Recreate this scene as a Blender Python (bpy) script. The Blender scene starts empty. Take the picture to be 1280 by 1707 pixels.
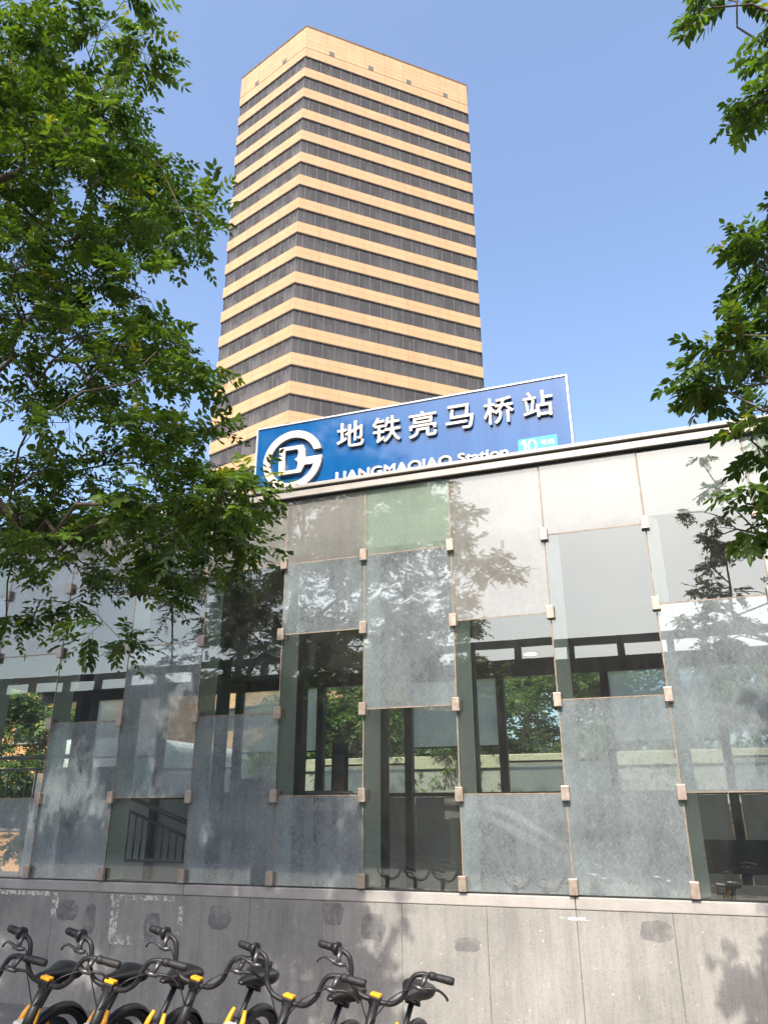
import bpy, bmesh, math, random
import numpy as np
from mathutils import Vector, Matrix
R = math.radians
sc = bpy.context.scene
COL = sc.collection

# ------------------------------------------------------------------ camera, sky, sun, exposure
GZ = -0.25   # pavement level
CAM_H, FPX, PITCH, ROLL = 1.6, 1268.36, 0.371, -0.004
_f = Vector((0, math.cos(PITCH), math.sin(PITCH)))
_u = Vector((0, -math.sin(PITCH), math.cos(PITCH)))
_r = Vector((1, 0, 0))
cr = math.cos(ROLL) * _r + math.sin(ROLL) * _u
cu = -math.sin(ROLL) * _r + math.cos(ROLL) * _u
cam = bpy.data.cameras.new('camera')
cam.sensor_fit = 'HORIZONTAL'; cam.sensor_width = 36; cam.lens = 36 * FPX / 1280
cam.clip_start = 0.05; cam.clip_end = 3000
camo = bpy.data.objects.new('camera', cam); COL.objects.link(camo)
camo.matrix_world = Matrix(((cr.x, cu.x, -_f.x, 0), (cr.y, cu.y, -_f.y, 0), (cr.z, cu.z, -_f.z, CAM_H), (0, 0, 0, 1)))
sc.camera = camo

SUN_EL, SUN_AZ = R(47), math.atan2(-0.30, -0.955)
sund = Vector((math.sin(SUN_AZ) * math.cos(SUN_EL), math.cos(SUN_AZ) * math.cos(SUN_EL), math.sin(SUN_EL)))
world = bpy.data.worlds.new('World'); sc.world = world; world.use_nodes = True
wn = world.node_tree.nodes; wl = world.node_tree.links
sky = wn.new('ShaderNodeTexSky'); sky.sky_type = 'NISHITA'; sky.sun_disc = False
sky.sun_elevation = SUN_EL; sky.sun_rotation = SUN_AZ
sky.air_density = 1.0; sky.dust_density = 4.0; sky.ozone_density = 6.0; sky.altitude = 50
wtint = wn.new('ShaderNodeMix'); wtint.data_type = 'RGBA'; wtint.blend_type = 'MULTIPLY'; wtint.inputs[0].default_value = 1.0
wtint.inputs[7].default_value = (1.24, 1.10, .97, 1)      # hazier, more lavender city air
wl.new(sky.outputs[0], wtint.inputs[6]); wl.new(wtint.outputs[2], wn['Background'].inputs[0]); wn['Background'].inputs[1].default_value = 0.15
sun = bpy.data.lights.new('sun', 'SUN'); sun.energy = 2.5; sun.angle = R(0.5); sun.color = (1.0, 0.92, 0.81)
suno = bpy.data.objects.new('sun', sun); COL.objects.link(suno)
suno.rotation_euler = sund.to_track_quat('Z', 'Y').to_euler(); suno.location = (0, -20, 40)
sc.view_settings.view_transform = 'Standard'; sc.view_settings.look = 'None'
sc.view_settings.exposure = 1.38; sc.view_settings.gamma = 1
sc.render.engine = 'CYCLES'
sc.cycles.max_bounces = 10; sc.cycles.transparent_max_bounces = 24; sc.cycles.glossy_bounces = 4
sc.cycles.use_denoising = True; sc.cycles.caustics_reflective = False; sc.cycles.caustics_refractive = False

# ------------------------------------------------------------------ helpers
def at(px, py, depth):
    """world point seen at a photo pixel, at a forward distance"""
    d = _f + cr * ((px - 640) / FPX) - cu * ((py - 853.5) / FPX)
    return Vector((0, 0, CAM_H)) + d * depth

def prj(P):
    q = np.asarray(P, float) - np.array([0, 0, CAM_H])
    d = q @ np.array(_f)
    return 640 + FPX * (q @ np.array(cr)) / d, 853.5 - FPX * (q @ np.array(cu)) / d, d

class MB:
    def __init__(s): s.v = []; s.f = []; s.m = []
    def add(s, vs, fs, mi=0):
        o = len(s.v); s.v += [tuple(v) for v in vs]
        s.f += [tuple(i + o for i in f) for f in fs]; s.m += [mi] * len(fs); return s
    def box(s, x0, x1, y0, y1, z0, z1, mi=0, M=None):
        vs = [Vector(p) for p in ((x0,y0,z0),(x1,y0,z0),(x1,y1,z0),(x0,y1,z0),(x0,y0,z1),(x1,y0,z1),(x1,y1,z1),(x0,y1,z1))]
        if M: vs = [M @ v for v in vs]
        return s.add(vs, [(0,3,2,1),(4,5,6,7),(0,1,5,4),(1,2,6,5),(2,3,7,6),(3,0,4,7)], mi)
    def tube(s, pts, rad, n=8, mi=0, caps=True, smooth=0):
        pts = [Vector(p) for p in pts]
        if not hasattr(rad, '__len__'): rad = [rad] * len(pts)
        if smooth:
            P = []; Q = []
            for i in range(len(pts) - 1):
                p0 = pts[max(i-1, 0)]; p1 = pts[i]; p2 = pts[i+1]; p3 = pts[min(i+2, len(pts)-1)]
                for k in range(smooth):
                    t = k / smooth
                    P.append(0.5*((2*p1)+(p2-p0)*t+(2*p0-5*p1+4*p2-p3)*t*t+(3*p1-p0-3*p2+p3)*t**3)); Q.append(rad[i]*(1-t)+rad[i+1]*t)
            P.append(pts[-1]); Q.append(rad[-1]); pts, rad = P, Q
        o = len(s.v); up = None
        for i, p in enumerate(pts):
            t = (pts[min(i+1, len(pts)-1)] - pts[max(i-1, 0)]).normalized()
            if up is None:
                up = t.orthogonal().normalized()
            else:
                up = (up - t * up.dot(t))
                up = up.normalized() if up.length > 1e-6 else t.orthogonal().normalized()
            b = t.cross(up)
            for k in range(n):
                a = 2*math.pi*k/n
                s.v.append(tuple(p + (up*math.cos(a) + b*math.sin(a))*rad[i]))
        for i in range(len(pts)-1):
            for k in range(n):
                k2 = (k+1) % n
                s.f.append((o+i*n+k, o+i*n+k2, o+(i+1)*n+k2, o+(i+1)*n+k)); s.m.append(mi)
        if caps:
            s.f.append(tuple(o+k for k in reversed(range(n)))); s.m.append(mi)
            s.f.append(tuple(o+(len(pts)-1)*n+k for k in range(n))); s.m.append(mi)
        return s
    def ring(s, c, axis, r, w, n=32, sec=8, mi=0):
        """torus"""
        c = Vector(c); a = Vector(axis).normalized(); e1 = a.orthogonal().normalized(); e2 = a.cross(e1); o = len(s.v)
        for i in range(n):
            th = 2*math.pi*i/n; d = e1*math.cos(th)+e2*math.sin(th)
            for k in range(sec):
                ph = 2*math.pi*k/sec; s.v.append(tuple(c + d*(r+w*math.cos(ph)) + a*(w*math.sin(ph))))
        for i in range(n):
            for k in range(sec):
                i2=(i+1)%n; k2=(k+1)%sec
                s.f.append((o+i*sec+k, o+i2*sec+k, o+i2*sec+k2, o+i*sec+k2)); s.m.append(mi)
        return s
    def build(s, name, mats, parent=None, smooth=False, bevel=0, seg=1, loc=None):
        me = bpy.data.meshes.new(name); me.from_pydata(s.v, [], s.f)
        for m in (mats if isinstance(mats, (list, tuple)) else [mats]): me.materials.append(m)
        if any(s.m): me.polygons.foreach_set('material_index', s.m)
        if smooth: me.polygons.foreach_set('use_smooth', [True]*len(s.f))
        me.update()
        o = bpy.data.objects.new(name, me); COL.objects.link(o)
        if parent: o.parent = parent
        if loc: o.location = loc
        if bevel:
            b = o.modifiers.new('bevel', 'BEVEL'); b.width = bevel; b.segments = seg; b.limit_method = 'ANGLE'; b.angle_limit = R(40)
        return o

def tag(o, label=None, cat=None, group=None, kind=None):
    if label: o['label'] = label
    if cat: o['category'] = cat
    if group: o['group'] = group
    if kind: o['kind'] = kind
    return o

def empty(name, loc=(0,0,0), rz=0.0):
    o = bpy.data.objects.new(name, None); o.empty_display_size = 0.3
    o.location = loc; o.rotation_euler = (0, 0, rz); COL.objects.link(o); return o

def copy_tree(o, parent=None):
    c = o.copy(); COL.objects.link(c)
    if parent: c.parent = parent
    for ch in list(o.children): copy_tree(ch, c)
    return c

# ------------------------------------------------------------------ materials
def mat(name):
    m = bpy.data.materials.new(name); m.use_nodes = True
    nt = m.node_tree; nt.nodes.clear()
    out = nt.nodes.new('ShaderNodeOutputMaterial')
    return m, nt, out
def N(nt, t, **kw):
    n = nt.nodes.new(t)
    for k, v in kw.items():
        if k.startswith('_'): setattr(n, k[1:], v)
        else: n.inputs[k.replace('0', ' ')].default_value = v
    return n
def noise(nt, scale, detail=4, rough=.6, vec=None, stretch=None, coord='Object', dist=0):
    tc = nt.nodes.new('ShaderNodeTexCoord'); src = tc.outputs[coord]
    if stretch:
        mp = nt.nodes.new('ShaderNodeMapping'); mp.inputs['Scale'].default_value = stretch[:3]
        if len(stretch) > 3:      # turn first, then stretch
            mp.vector_type = 'TEXTURE'; mp.inputs['Rotation'].default_value = stretch[3:]; mp.inputs['Scale'].default_value = [1/q for q in stretch[:3]]
        nt.links.new(src, mp.inputs[0]); src = mp.outputs[0]
    n = nt.nodes.new('ShaderNodeTexNoise'); n.inputs['Scale'].default_value = scale
    n.inputs['Detail'].default_value = detail; n.inputs['Roughness'].default_value = rough; n.inputs['Distortion'].default_value = dist
    nt.links.new(src, n.inputs['Vector']); return n
def ramp(nt, src, stops):
    r = nt.nodes.new('ShaderNodeValToRGB'); e = r.color_ramp.elements
    while len(e) < len(stops): e.new(0.5)
    for i, (p, c) in enumerate(stops):
        e[i].position = p; e[i].color = (c, c, c, 1) if not hasattr(c, '__len__') else (*c, 1)
    nt.links.new(src, r.inputs[0]); return r
def mixc(nt, fac, a, b, mode='MIX'):
    n = nt.nodes.new('ShaderNodeMix'); n.data_type = 'RGBA'; n.blend_type = mode
    for i, v in ((0, fac), (6, a), (7, b)):
        if hasattr(v, 'is_linked') or hasattr(v, 'links'): nt.links.new(v, n.inputs[i])
        elif i == 0: n.inputs[0].default_value = v
        else: n.inputs[i].default_value = (*v, 1)
    return n.outputs[2]
def pbr(name, col, rough=.6, metal=0, var=0.0, vscale=6, bump=0, bscale=40, stretch=None, spec=None, rvar=0):
    m, nt, out = mat(name)
    p = nt.nodes.new('ShaderNodeBsdfPrincipled'); nt.links.new(p.outputs[0], out.inputs[0])
    p.inputs['Base Color'].default_value = (*col, 1); p.inputs['Roughness'].default_value = rough; p.inputs['Metallic'].default_value = metal
    if spec is not None: p.inputs['Specular IOR Level'].default_value = spec
    if var:
        n = noise(nt, vscale, 6, .65, stretch=stretch)
        r = ramp(nt, n.outputs['Fac'], [(.3, tuple(c*(1-var) for c in col)), (.7, tuple(min(1, c*(1+var)) for c in col))])
        nt.links.new(r.outputs[0], p.inputs['Base Color'])
        if rvar:
            r2 = ramp(nt, n.outputs['Fac'], [(.3, max(0, rough-rvar)), (.7, min(1, rough+rvar))]); nt.links.new(r2.outputs[0], p.inputs['Roughness'])
    if bump:
        n2 = noise(nt, bscale, 5, .6); b = nt.nodes.new('ShaderNodeBump'); b.inputs['Strength'].default_value = bump; b.inputs['Distance'].default_value = .01
        nt.links.new(n2.outputs['Fac'], b.inputs['Height']); nt.links.new(b.outputs[0], p.inputs['Normal'])
    return m

M = {}
M['black_plastic'] = pbr('black_plastic', (.007,.007,.008), .42, var=.3, vscale=30, rvar=.1)
M['black_rubber'] = pbr('black_rubber', (.009,.009,.010), .55, bump=.3, bscale=200)
M['black_paint'] = pbr('black_paint', (.017,.017,.018), .42, var=.25, vscale=40, spec=.28)
M['saddle'] = pbr('saddle', (.005,.005,.006), .36, bump=.08, bscale=300)
M['alu'] = pbr('alu', (.09,.09,.095), .38, metal=.7, var=.2, vscale=30)
M['yellow'] = pbr('yellow', (.80,.36,.012), .4, var=.12, vscale=20)
M['offwhite'] = pbr('offwhite', (.62,.62,.56), .45, var=.08, vscale=20)
M['tray'] = pbr('tray', (.55,.57,.55), .35, var=.08, vscale=12)
M['steel'] = pbr('brushed_steel', (.40,.335,.275), .42, metal=.55, var=.22, vscale=18, rvar=.1)
M['letter'] = pbr('letter_metal', (.62,.59,.54), .3, metal=0.0, var=.06, vscale=5)
M['letter_side'] = pbr('letter_side', (.30,.27,.24), .4, metal=.3)
M['white'] = pbr('white_print', (.68,.69,.69), .4)
M['fascia'] = pbr('fascia', (.34,.322,.295), .38, metal=.15, var=.1, vscale=3, stretch=(1,1,6), rvar=.08)
M['dark_steel'] = pbr('dark_steel', (.022,.026,.027), .45, var=.2, vscale=10)
M['rail_steel'] = pbr('rail_steel', (.26,.26,.25), .35, metal=.6)
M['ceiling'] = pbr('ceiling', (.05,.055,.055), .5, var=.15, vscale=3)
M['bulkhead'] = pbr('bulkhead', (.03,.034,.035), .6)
M['interior_panel'] = pbr('interior_panel', (.34,.355,.345), .45, var=.15, vscale=2)
M['interior_floor'] = pbr('interior_floor', (.24,.24,.23), .3, var=.15, vscale=4)
M['header'] = pbr('header', (.41,.45,.40), .6, var=.06, vscale=2)
M['rust'] = pbr('joint_rust', (.25,.20,.15), .75, var=.35, vscale=14)
M['bark'] = pbr('bark', (.085,.064,.046), .9, var=.35, vscale=14, bump=.7, bscale=45)
M['coping'] = pbr('coping', (.30,.29,.20), .8, var=.25, vscale=25)
M['planter'] = pbr('planter', (.24,.24,.21), .8, var=.2, vscale=5)
M['brick'] = pbr('orange_render', (.55,.29,.12), .8, var=.12, vscale=2)
M['bus'] = pbr('bus_paint', (.78,.79,.78), .3)
M['dark_glass'] = pbr('dark_glass', (.02,.025,.028), .08)
M['street_wall'] = pbr('street_wall', (.07,.068,.064), .8, var=.3, vscale=1)
M['rail_dark'] = pbr('rail_dark', (.03,.03,.03), .6)
M['led'], nt, out = mat('led'); e = nt.nodes.new('ShaderNodeEmission'); e.inputs[0].default_value = (1,.97,.9,1); e.inputs[1].default_value = 2.5; nt.links.new(e.outputs[0], out.inputs[0])

def stone_mat():
    m, nt, out = mat('plinth_stone'); p = nt.nodes.new('ShaderNodeBsdfPrincipled'); nt.links.new(p.outputs[0], out.inputs[0])
    big = noise(nt, 1.1, 6, .6); streak = noise(nt, 3.0, 8, .72, stretch=(2.2, 2.2, .35)); fine = noise(nt, 70, 5, .75)
    c1 = ramp(nt, big.outputs['Fac'], [(.28, (.198,.197,.183)), (.5, (.274,.271,.251)), (.75, (.33,.325,.30))])
    c2 = ramp(nt, streak.outputs['Fac'], [(.30, (.72,.73,.74)), (.55, (1,1,1)), (.8, (1.12,1.10,1.06))])
    st2 = noise(nt, 6.0, 9, .8, stretch=(7,7,.25)); c4 = ramp(nt, st2.outputs['Fac'], [(.36, (.70,.70,.70)), (.50, (1,1,1)), (.72, (1.10,1.09,1.07))])
    c3 = ramp(nt, fine.outputs['Fac'], [(.28, (.70,.70,.70)), (.5, (1,1,1)), (.8, (1.12,1.12,1.12))])
    a = mixc(nt, .85, c1.outputs[0], c2.outputs[0], 'MULTIPLY'); a = mixc(nt, .5, a, c4.outputs[0], 'MULTIPLY'); a = mixc(nt, .9, a, c3.outputs[0], 'MULTIPLY')
    # chips of pale aggregate
    sp = noise(nt, 34, 3, .5); spr = ramp(nt, sp.outputs['Fac'], [(.70, 0.0), (.74, 1.0)])
    a = mixc(nt, spr.outputs[0], a, (.48,.46,.43))
    nt.links.new(a, p.inputs['Base Color']); p.inputs['Roughness'].default_value = .78
    b = nt.nodes.new('ShaderNodeBump'); b.inputs['Strength'].default_value = .35; b.inputs['Distance'].default_value = .006
    nt.links.new(fine.outputs['Fac'], b.inputs['Height']); nt.links.new(b.outputs[0], p.inputs['Normal'])
    return m
M['stone'] = stone_mat()
M['sill'] = pbr('sill_stone', (.33,.318,.295), .7, var=.18, vscale=3, bump=.2, bscale=60)

def smear_mat(name, col, lo, hi, scale, stretch=None):
    m, nt, out = mat(name); d = nt.nodes.new('ShaderNodeBsdfDiffuse'); d.inputs[0].default_value = (*col, 1)
    t = nt.nodes.new('ShaderNodeBsdfTransparent'); mx = nt.nodes.new('ShaderNodeMixShader')
    n = noise(nt, scale, 6, .7, stretch=stretch); r = ramp(nt, n.outputs['Fac'], [(lo, 0.0), (hi, 1.0)])
    nt.links.new(r.outputs[0], mx.inputs[0]); nt.links.new(t.outputs[0], mx.inputs[1]); nt.links.new(d.outputs[0], mx.inputs[2]); nt.links.new(mx.outputs[0], out.inputs[0])
    return m
M['lime'] = smear_mat('lime_bloom', (.60,.58,.54), .42, .56, 26)
M['paint_over'] = smear_mat('paint_over', (.195,.197,.20), .34, .80, 8)

def clear_glass(name, gloss=.20, tint=(.80,.88,.84), dust=.05, dcol=(.45,.45,.42), bump=.02):
    m, nt, out = mat(name)
    t = N(nt, 'ShaderNodeBsdfTransparent'); t.inputs[0].default_value = (*tint, 1)
    g = N(nt, 'ShaderNodeBsdfGlossy'); g.inputs['Roughness'].default_value = .004; g.inputs[0].default_value = (.90,.95,.88,1)
    d = N(nt, 'ShaderNodeBsdfDiffuse'); d.inputs[0].default_value = (*dcol, 1)
    fr = N(nt, 'ShaderNodeLayerWeight'); fr.inputs['Blend'].default_value = .35
    rr = nt.nodes.new('ShaderNodeMapRange'); rr.inputs[3].default_value = gloss; rr.inputs[4].default_value = .95
    nt.links.new(fr.outputs['Fresnel'], rr.inputs[0]); rr.inputs[1].default_value = .06
    dn = noise(nt, 2.5, 8, .7, stretch=(3,3,.7)); dr = ramp(nt, dn.outputs['Fac'], [(.3, dust*.5), (.75, dust*1.9)])
    m1 = nt.nodes.new('ShaderNodeMixShader'); m2 = nt.nodes.new('ShaderNodeMixShader')
    nt.links.new(dr.outputs[0], m1.inputs[0]); nt.links.new(t.outputs[0], m1.inputs[1]); nt.links.new(d.outputs[0], m1.inputs[2])
    nt.links.new(rr.outputs[0], m2.inputs[0]); nt.links.new(m1.outputs[0], m2.inputs[1]); nt.links.new(g.outputs[0], m2.inputs[2])
    nt.links.new(m2.outputs[0], out.inputs[0])
    if bump:
        b = nt.nodes.new('ShaderNodeBump'); b.inputs['Strength'].default_value = bump; b.inputs['Distance'].default_value = .02
        n2 = noise(nt, 1.6, 1, .3); nt.links.new(n2.outputs['Fac'], b.inputs['Height']); nt.links.new(b.outputs[0], g.inputs['Normal'])
    return m
M['glass'] = clear_glass('clear_glass', .18, dust=.03, tint=(.88,.95,.91))
M['glass_rear'] = clear_glass('rear_glass', .05, dust=.05, tint=(.84,.93,.88), bump=0)
M['glass_edge'] = pbr('glass_edge', (.16,.24,.20), .2)

def frosted(name, lo=.27, hi=.72, col=(.69,.79,.83), gloss=.19, tint=(.80,.86,.84), trans=.55):
    m, nt, out = mat(name)
    f1 = noise(nt, 15, 9, .76, stretch=(4.0, 4.0, 1.0, 0, R(38), 0), dist=1.6)
    f2 = noise(nt, 15, 9, .76, stretch=(4.0, 4.0, 1.0, 0, R(-31), 0), dist=1.6)
    big = noise(nt, 1.6, 5, .6)
    mx = nt.nodes.new('ShaderNodeMath'); mx.operation = 'MAXIMUM'
    nt.links.new(f1.outputs['Fac'], mx.inputs[0]); nt.links.new(f2.outputs['Fac'], mx.inputs[1])
    ad = nt.nodes.new('ShaderNodeMath'); ad.operation = 'MULTIPLY_ADD'; ad.inputs[1].default_value = .55
    nt.links.new(big.outputs['Fac'], ad.inputs[0]); nt.links.new(mx.outputs[0], ad.inputs[2])
    drip = noise(nt, 2.2, 6, .7, stretch=(6, 6, .3)); ad2 = nt.nodes.new('ShaderNodeMath'); ad2.operation = 'MULTIPLY_ADD'; ad2.inputs[1].default_value = .18; ad3 = nt.nodes.new('ShaderNodeMath'); ad3.operation = 'SUBTRACT'; ad3.inputs[1].default_value = .09
    nt.links.new(drip.outputs['Fac'], ad2.inputs[0]); nt.links.new(ad.outputs[0], ad2.inputs[2]); nt.links.new(ad2.outputs[0], ad3.inputs[0])
    cov = ramp(nt, ad3.outputs[0], [(.68, lo), (.98, hi)])
    t = N(nt, 'ShaderNodeBsdfTransparent'); t.inputs[0].default_value = (*tint, 1)
    d = N(nt, 'ShaderNodeBsdfDiffuse'); d.inputs[0].default_value = (*col, 1)
    tl = N(nt, 'ShaderNodeBsdfTranslucent'); tl.inputs[0].default_value = (*col, 1)
    g = N(nt, 'ShaderNodeBsdfGlossy'); g.inputs['Roughness'].default_value = .01; g.inputs[0].default_value = (.90,.95,.89,1)
    a = nt.nodes.new('ShaderNodeMixShader'); a.inputs[0].default_value = 1-trans
    nt.links.new(tl.outputs[0], a.inputs[1]); nt.links.new(d.outputs[0], a.inputs[2])
    b = nt.nodes.new('ShaderNodeMixShader'); nt.links.new(cov.outputs[0], b.inputs[0]); nt.links.new(t.outputs[0], b.inputs[1]); nt.links.new(a.outputs[0], b.inputs[2])
    fr = N(nt, 'ShaderNodeLayerWeight'); fr.inputs['Blend'].default_value = .35
    rr = nt.nodes.new('ShaderNodeMapRange'); rr.inputs[1].default_value = .06; rr.inputs[3].default_value = gloss; rr.inputs[4].default_value = .9
    nt.links.new(fr.outputs['Fresnel'], rr.inputs[0])
    c = nt.nodes.new('ShaderNodeMixShader'); nt.links.new(rr.outputs[0], c.inputs[0]); nt.links.new(b.outputs[0], c.inputs[1]); nt.links.new(g.outputs[0], c.inputs[2])
    nt.links.new(c.outputs[0], out.inputs[0])
    return m
M['frost'] = frosted('frosted_glass')
M['frost_top'] = frosted('frosted_top_glass', .5, .85, (.52,.51,.48), .14)
M['glass_lit_green'] = frosted('clear_glass_lit_green', .40, .62, (.66,.82,.68), .14)  # brightness of the lit board behind, put into the top clear panes' colour
M['frost_rear'] = frosted('frosted_rear_glass', .55, .9, (.88,.93,.86), .03, (.86,.94,.88), .95)
M['fin'] = frosted('fin_glass', .62, .85, (.84,.95,.89), .16, (.72,.86,.78), .08)

def leaf_mat(name, dark, light, trans=.35):
    m, nt, out = mat(name)
    at_ = nt.nodes.new('ShaderNodeAttribute'); at_.attribute_name = 'tint'
    r = ramp(nt, at_.outputs['Fac'], [(0, dark), (.72, light), (.93, tuple(c*1.35 for c in light)), (1, (light[0]*2.6, light[1]*1.5, light[2]*.8))])
    p = nt.nodes.new('ShaderNodeBsdfPrincipled'); nt.links.new(r.outputs[0], p.inputs['Base Color']); p.inputs['Roughness'].default_value = .42; p.inputs['Specular IOR Level'].default_value = .35
    tl = nt.nodes.new('ShaderNodeBsdfTranslucent')
    c2 = mixc(nt, 1.0, r.outputs[0], (1.5,1.5,.55), 'MULTIPLY'); nt.links.new(c2, tl.inputs[0])
    mx = nt.nodes.new('ShaderNodeMixShader'); mx.inputs[0].default_value = trans
    nt.links.new(p.outputs[0], mx.inputs[1]); nt.links.new(tl.outputs[0], mx.inputs[2]); nt.links.new(mx.outputs[0], out.inputs[0])
    return m
M['leaf'] = leaf_mat('leaf', (.026,.060,.010), (.090,.158,.024))
M['leaf_far'] = leaf_mat('leaf_far', (.05,.095,.035), (.12,.20,.07), .45)
M['leaf_hedge'] = leaf_mat('leaf_hedge', (.03,.06,.015), (.07,.12,.03), .2)

def brick_mat(name, col, mortar, bw, bh, mw=.02, rough=.55, off=.0, coord='UV', bump=0):
    m, nt, out = mat(name); p = nt.nodes.new('ShaderNodeBsdfPrincipled'); nt.links.new(p.outputs[0], out.inputs[0])
    tc = nt.nodes.new('ShaderNodeTexCoord'); b = nt.nodes.new('ShaderNodeTexBrick'); b.offset = off
    b.inputs['Scale'].default_value = 1; b.inputs['Brick Width'].default_value = bw; b.inputs['Row Height'].default_value = bh
    b.inputs['Mortar Size'].default_value = mw; b.inputs['Mortar Smooth'].default_value = .1
    b.inputs['Color1'].default_value = (*[c*.95 for c in col], 1); b.inputs['Color2'].default_value = (*[c*1.05 for c in col], 1); b.inputs['Mortar'].default_value = (*mortar, 1)
    nt.links.new(tc.outputs[coord], b.inputs['Vector'])
    n = noise(nt, .35, 6, .6); r = ramp(nt, n.outputs['Fac'], [(.3, (.93,.92,.90)), (.7, (1.04,1.04,1.04))])
    n_s = noise(nt, 1.0, 6, .7, stretch=(1.1,1.1,.07)); r_s = ramp(nt, n_s.outputs['Fac'], [(.32, (.90,.885,.87)), (.55, (1,1,1)), (.75, (1.03,1.03,1.03))]); c = mixc(nt, 1.0, b.outputs['Color'], r.outputs[0], 'MULTIPLY'); c = mixc(nt, .8, c, r_s.outputs[0], 'MULTIPLY'); nt.links.new(c, p.inputs['Base Color']); p.inputs['Roughness'].default_value = rough
    return m
M['tower_tile'] = brick_mat('tower_tile', (.49,.305,.160), (.30,.175,.085), 2.8, .75, .03, .45)
M['paving'] = brick_mat('paving', (.16,.155,.148), (.11,.107,.10), .4, .2, .006, .8, .5, 'Object')

# ------------------------------------------------------------------ ground
g = MB(); g.add([(-700,-700,GZ),(700,-700,GZ),(700,700,GZ),(-700,700,GZ)], [(0,1,2,3)])
tag(g.build('ground', pbr('asphalt', (.055,.055,.054), .9, var=.2, vscale=2)), kind='structure')
g = MB(); g.add([(-40,-7,GZ+.004),(40,-7,GZ+.004),(40,20,GZ+.004),(-40,20,GZ+.004)], [(0,1,2,3)])
tag(g.build('pavement', M['paving']), kind='structure')

# ------------------------------------------------------------------ tower (hexagonal block, 24 m and 12.6 m sides)
T0 = Vector((-10.033, 70.97, GZ)); FL = 3.6; ZT = 91.718 + CAM_H - GZ; ZP = 97.126 + CAM_H - GZ
def hexpts(inset=0.0):
    a, b = 23.931, 12.648
    ang = R(22.17); dirs = []
    d0 = ang
    # counter-clockwise walk starting along the right-hand face
    P = [Vector((0, 0))]; th = d0
    for i in range(5):
        L = a if i % 2 == 0 else b
        P.append(P[-1] + Vector((math.cos(th), math.sin(th))) * L); th += R(60)
    c = sum(P, Vector((0, 0))) / 6
    if inset:
        out = []
        for p in P:
            d = (p - c); out.append(c + d * (1 - inset / d.length * 1.1547))
        P = out
    return P
def hexring(z0, z1, inset=0., depth=0.6, cap=False):
    P = hexpts(inset); mb = MB(); n = 6; uv = []
    vs = [(p.x, p.y, z) for z in (z0, z1) for p in P]
    fs = [(i, (i+1) % n, n+(i+1) % n, n+i) for i in range(n)]
    P2 = hexpts(inset + depth); o = 12
    vs += [(p.x, p.y, z) for z in (z0, z1) for p in P2]
    fs += [((i+1) % n, i, o+i, o+(i+1) % n) for i in range(n)]
    if cap: fs += [tuple(n + i for i in range(n))]
    else: fs += [(n+i, n+(i+1) % n, o+n+(i+1) % n, o+n+i) for i in range(n)]
    mb.add(vs, fs); return mb
def face_uv(o, zoff=0.):
    me = o.data; uvl = me.uv_layers.new(name='UVMap'); P = hexpts()
    cum = [0]
    for i in range(6): cum.append(cum[-1] + (P[(i+1) % 6] - P[i]).length)
    for poly in me.polygons:
        for li in poly.loop_indices:
            v = me.vertices[me.loops[li].vertex_index].co
            u = 0.
            if abs(poly.normal.z) < .5:
                best = None
                for i in range(6):
                    e = (P[(i+1) % 6] - P[i]).normalized(); d = abs((Vector((v.x, v.y)) - P[i]).cross(e)); nn = Vector((e.y, -e.x))
                    al = abs(nn.dot(Vector((poly.normal.x, poly.normal.y)))); sc_ = d - al * 3
                    if best is None or sc_ < best[0]: best = (sc_, cum[i] + (Vector((v.x, v.y)) - P[i]).dot(e) - (0 if i == 0 else 0))
                u = best[1]
            uvl.data[li].uv = (u, v.z - zoff)
tower = empty('office_tower', T0)
tag(tower, 'tall beige hexagonal office tower banded with dark ribbon windows, rising behind the station', 'tower')
m_tglass, nt, out = mat('tower_glass')
tt = N(nt, 'ShaderNodeBsdfTransparent'); tt.inputs[0].default_value = (.72,.71,.71,1)
gg = N(nt, 'ShaderNodeBsdfGlossy'); gg.inputs['Roughness'].default_value = .05; gg.inputs[0].default_value = (.8,.8,.82,1)
fr = N(nt, 'ShaderNodeFresnel'); fr.inputs[0].default_value = 1.22
mm = nt.nodes.new('ShaderNodeMixShader'); nt.links.new(fr.outputs[0], mm.inputs[0]); nt.links.new(tt.outputs[0], mm.inputs[1]); nt.links.new(gg.outputs[0], mm.inputs[2]); td = N(nt, 'ShaderNodeBsdfDiffuse'); td.inputs[0].default_value = (.215,.215,.22,1); m3 = nt.nodes.new('ShaderNodeMixShader'); m3.inputs[0].default_value = .30
nt.links.new(mm.outputs[0], m3.inputs[1]); nt.links.new(td.outputs[0], m3.inputs[2]); nt.links.new(m3.outputs[0], out.inputs[0])
M['tower_glass'] = m_tglass
M['mullion'] = pbr('tower_mullion', (.20,.19,.18), .4, metal=.3)
M['curtain'] = pbr('curtain', (.27,.265,.26), .9, var=.12, vscale=.4)
M['sheer'] = smear_mat('sheer_curtain', (.55,.50,.44), .38, .75, 1.2, stretch=(6,6,.25))
M['tower_core'] = pbr('tower_core', (.12,.115,.11), .9)
M['soffit'] = pbr('tower_slab', (.30,.28,.25), .8)
o = hexring(ZT, ZP, 0, 1.0, False).build('parapet', M['tower_tile'], tower); face_uv(o, ZT)
o = hexring(ZP-.002, ZP+.22, -.06, .7).build('coping', pbr('tower_coping', (.13,.085,.06), .6), tower)
o = hexring(ZT+1.50, ZT+1.57, -.02, .3).build('string_line', pbr('tower_line', (.16,.10,.05), .7), tower)
o = hexring(ZP-1.2, ZP-1.0, .5, .1, True).build('roof', M['soffit'], tower)
NF = 26
PH = hexpts()
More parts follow.
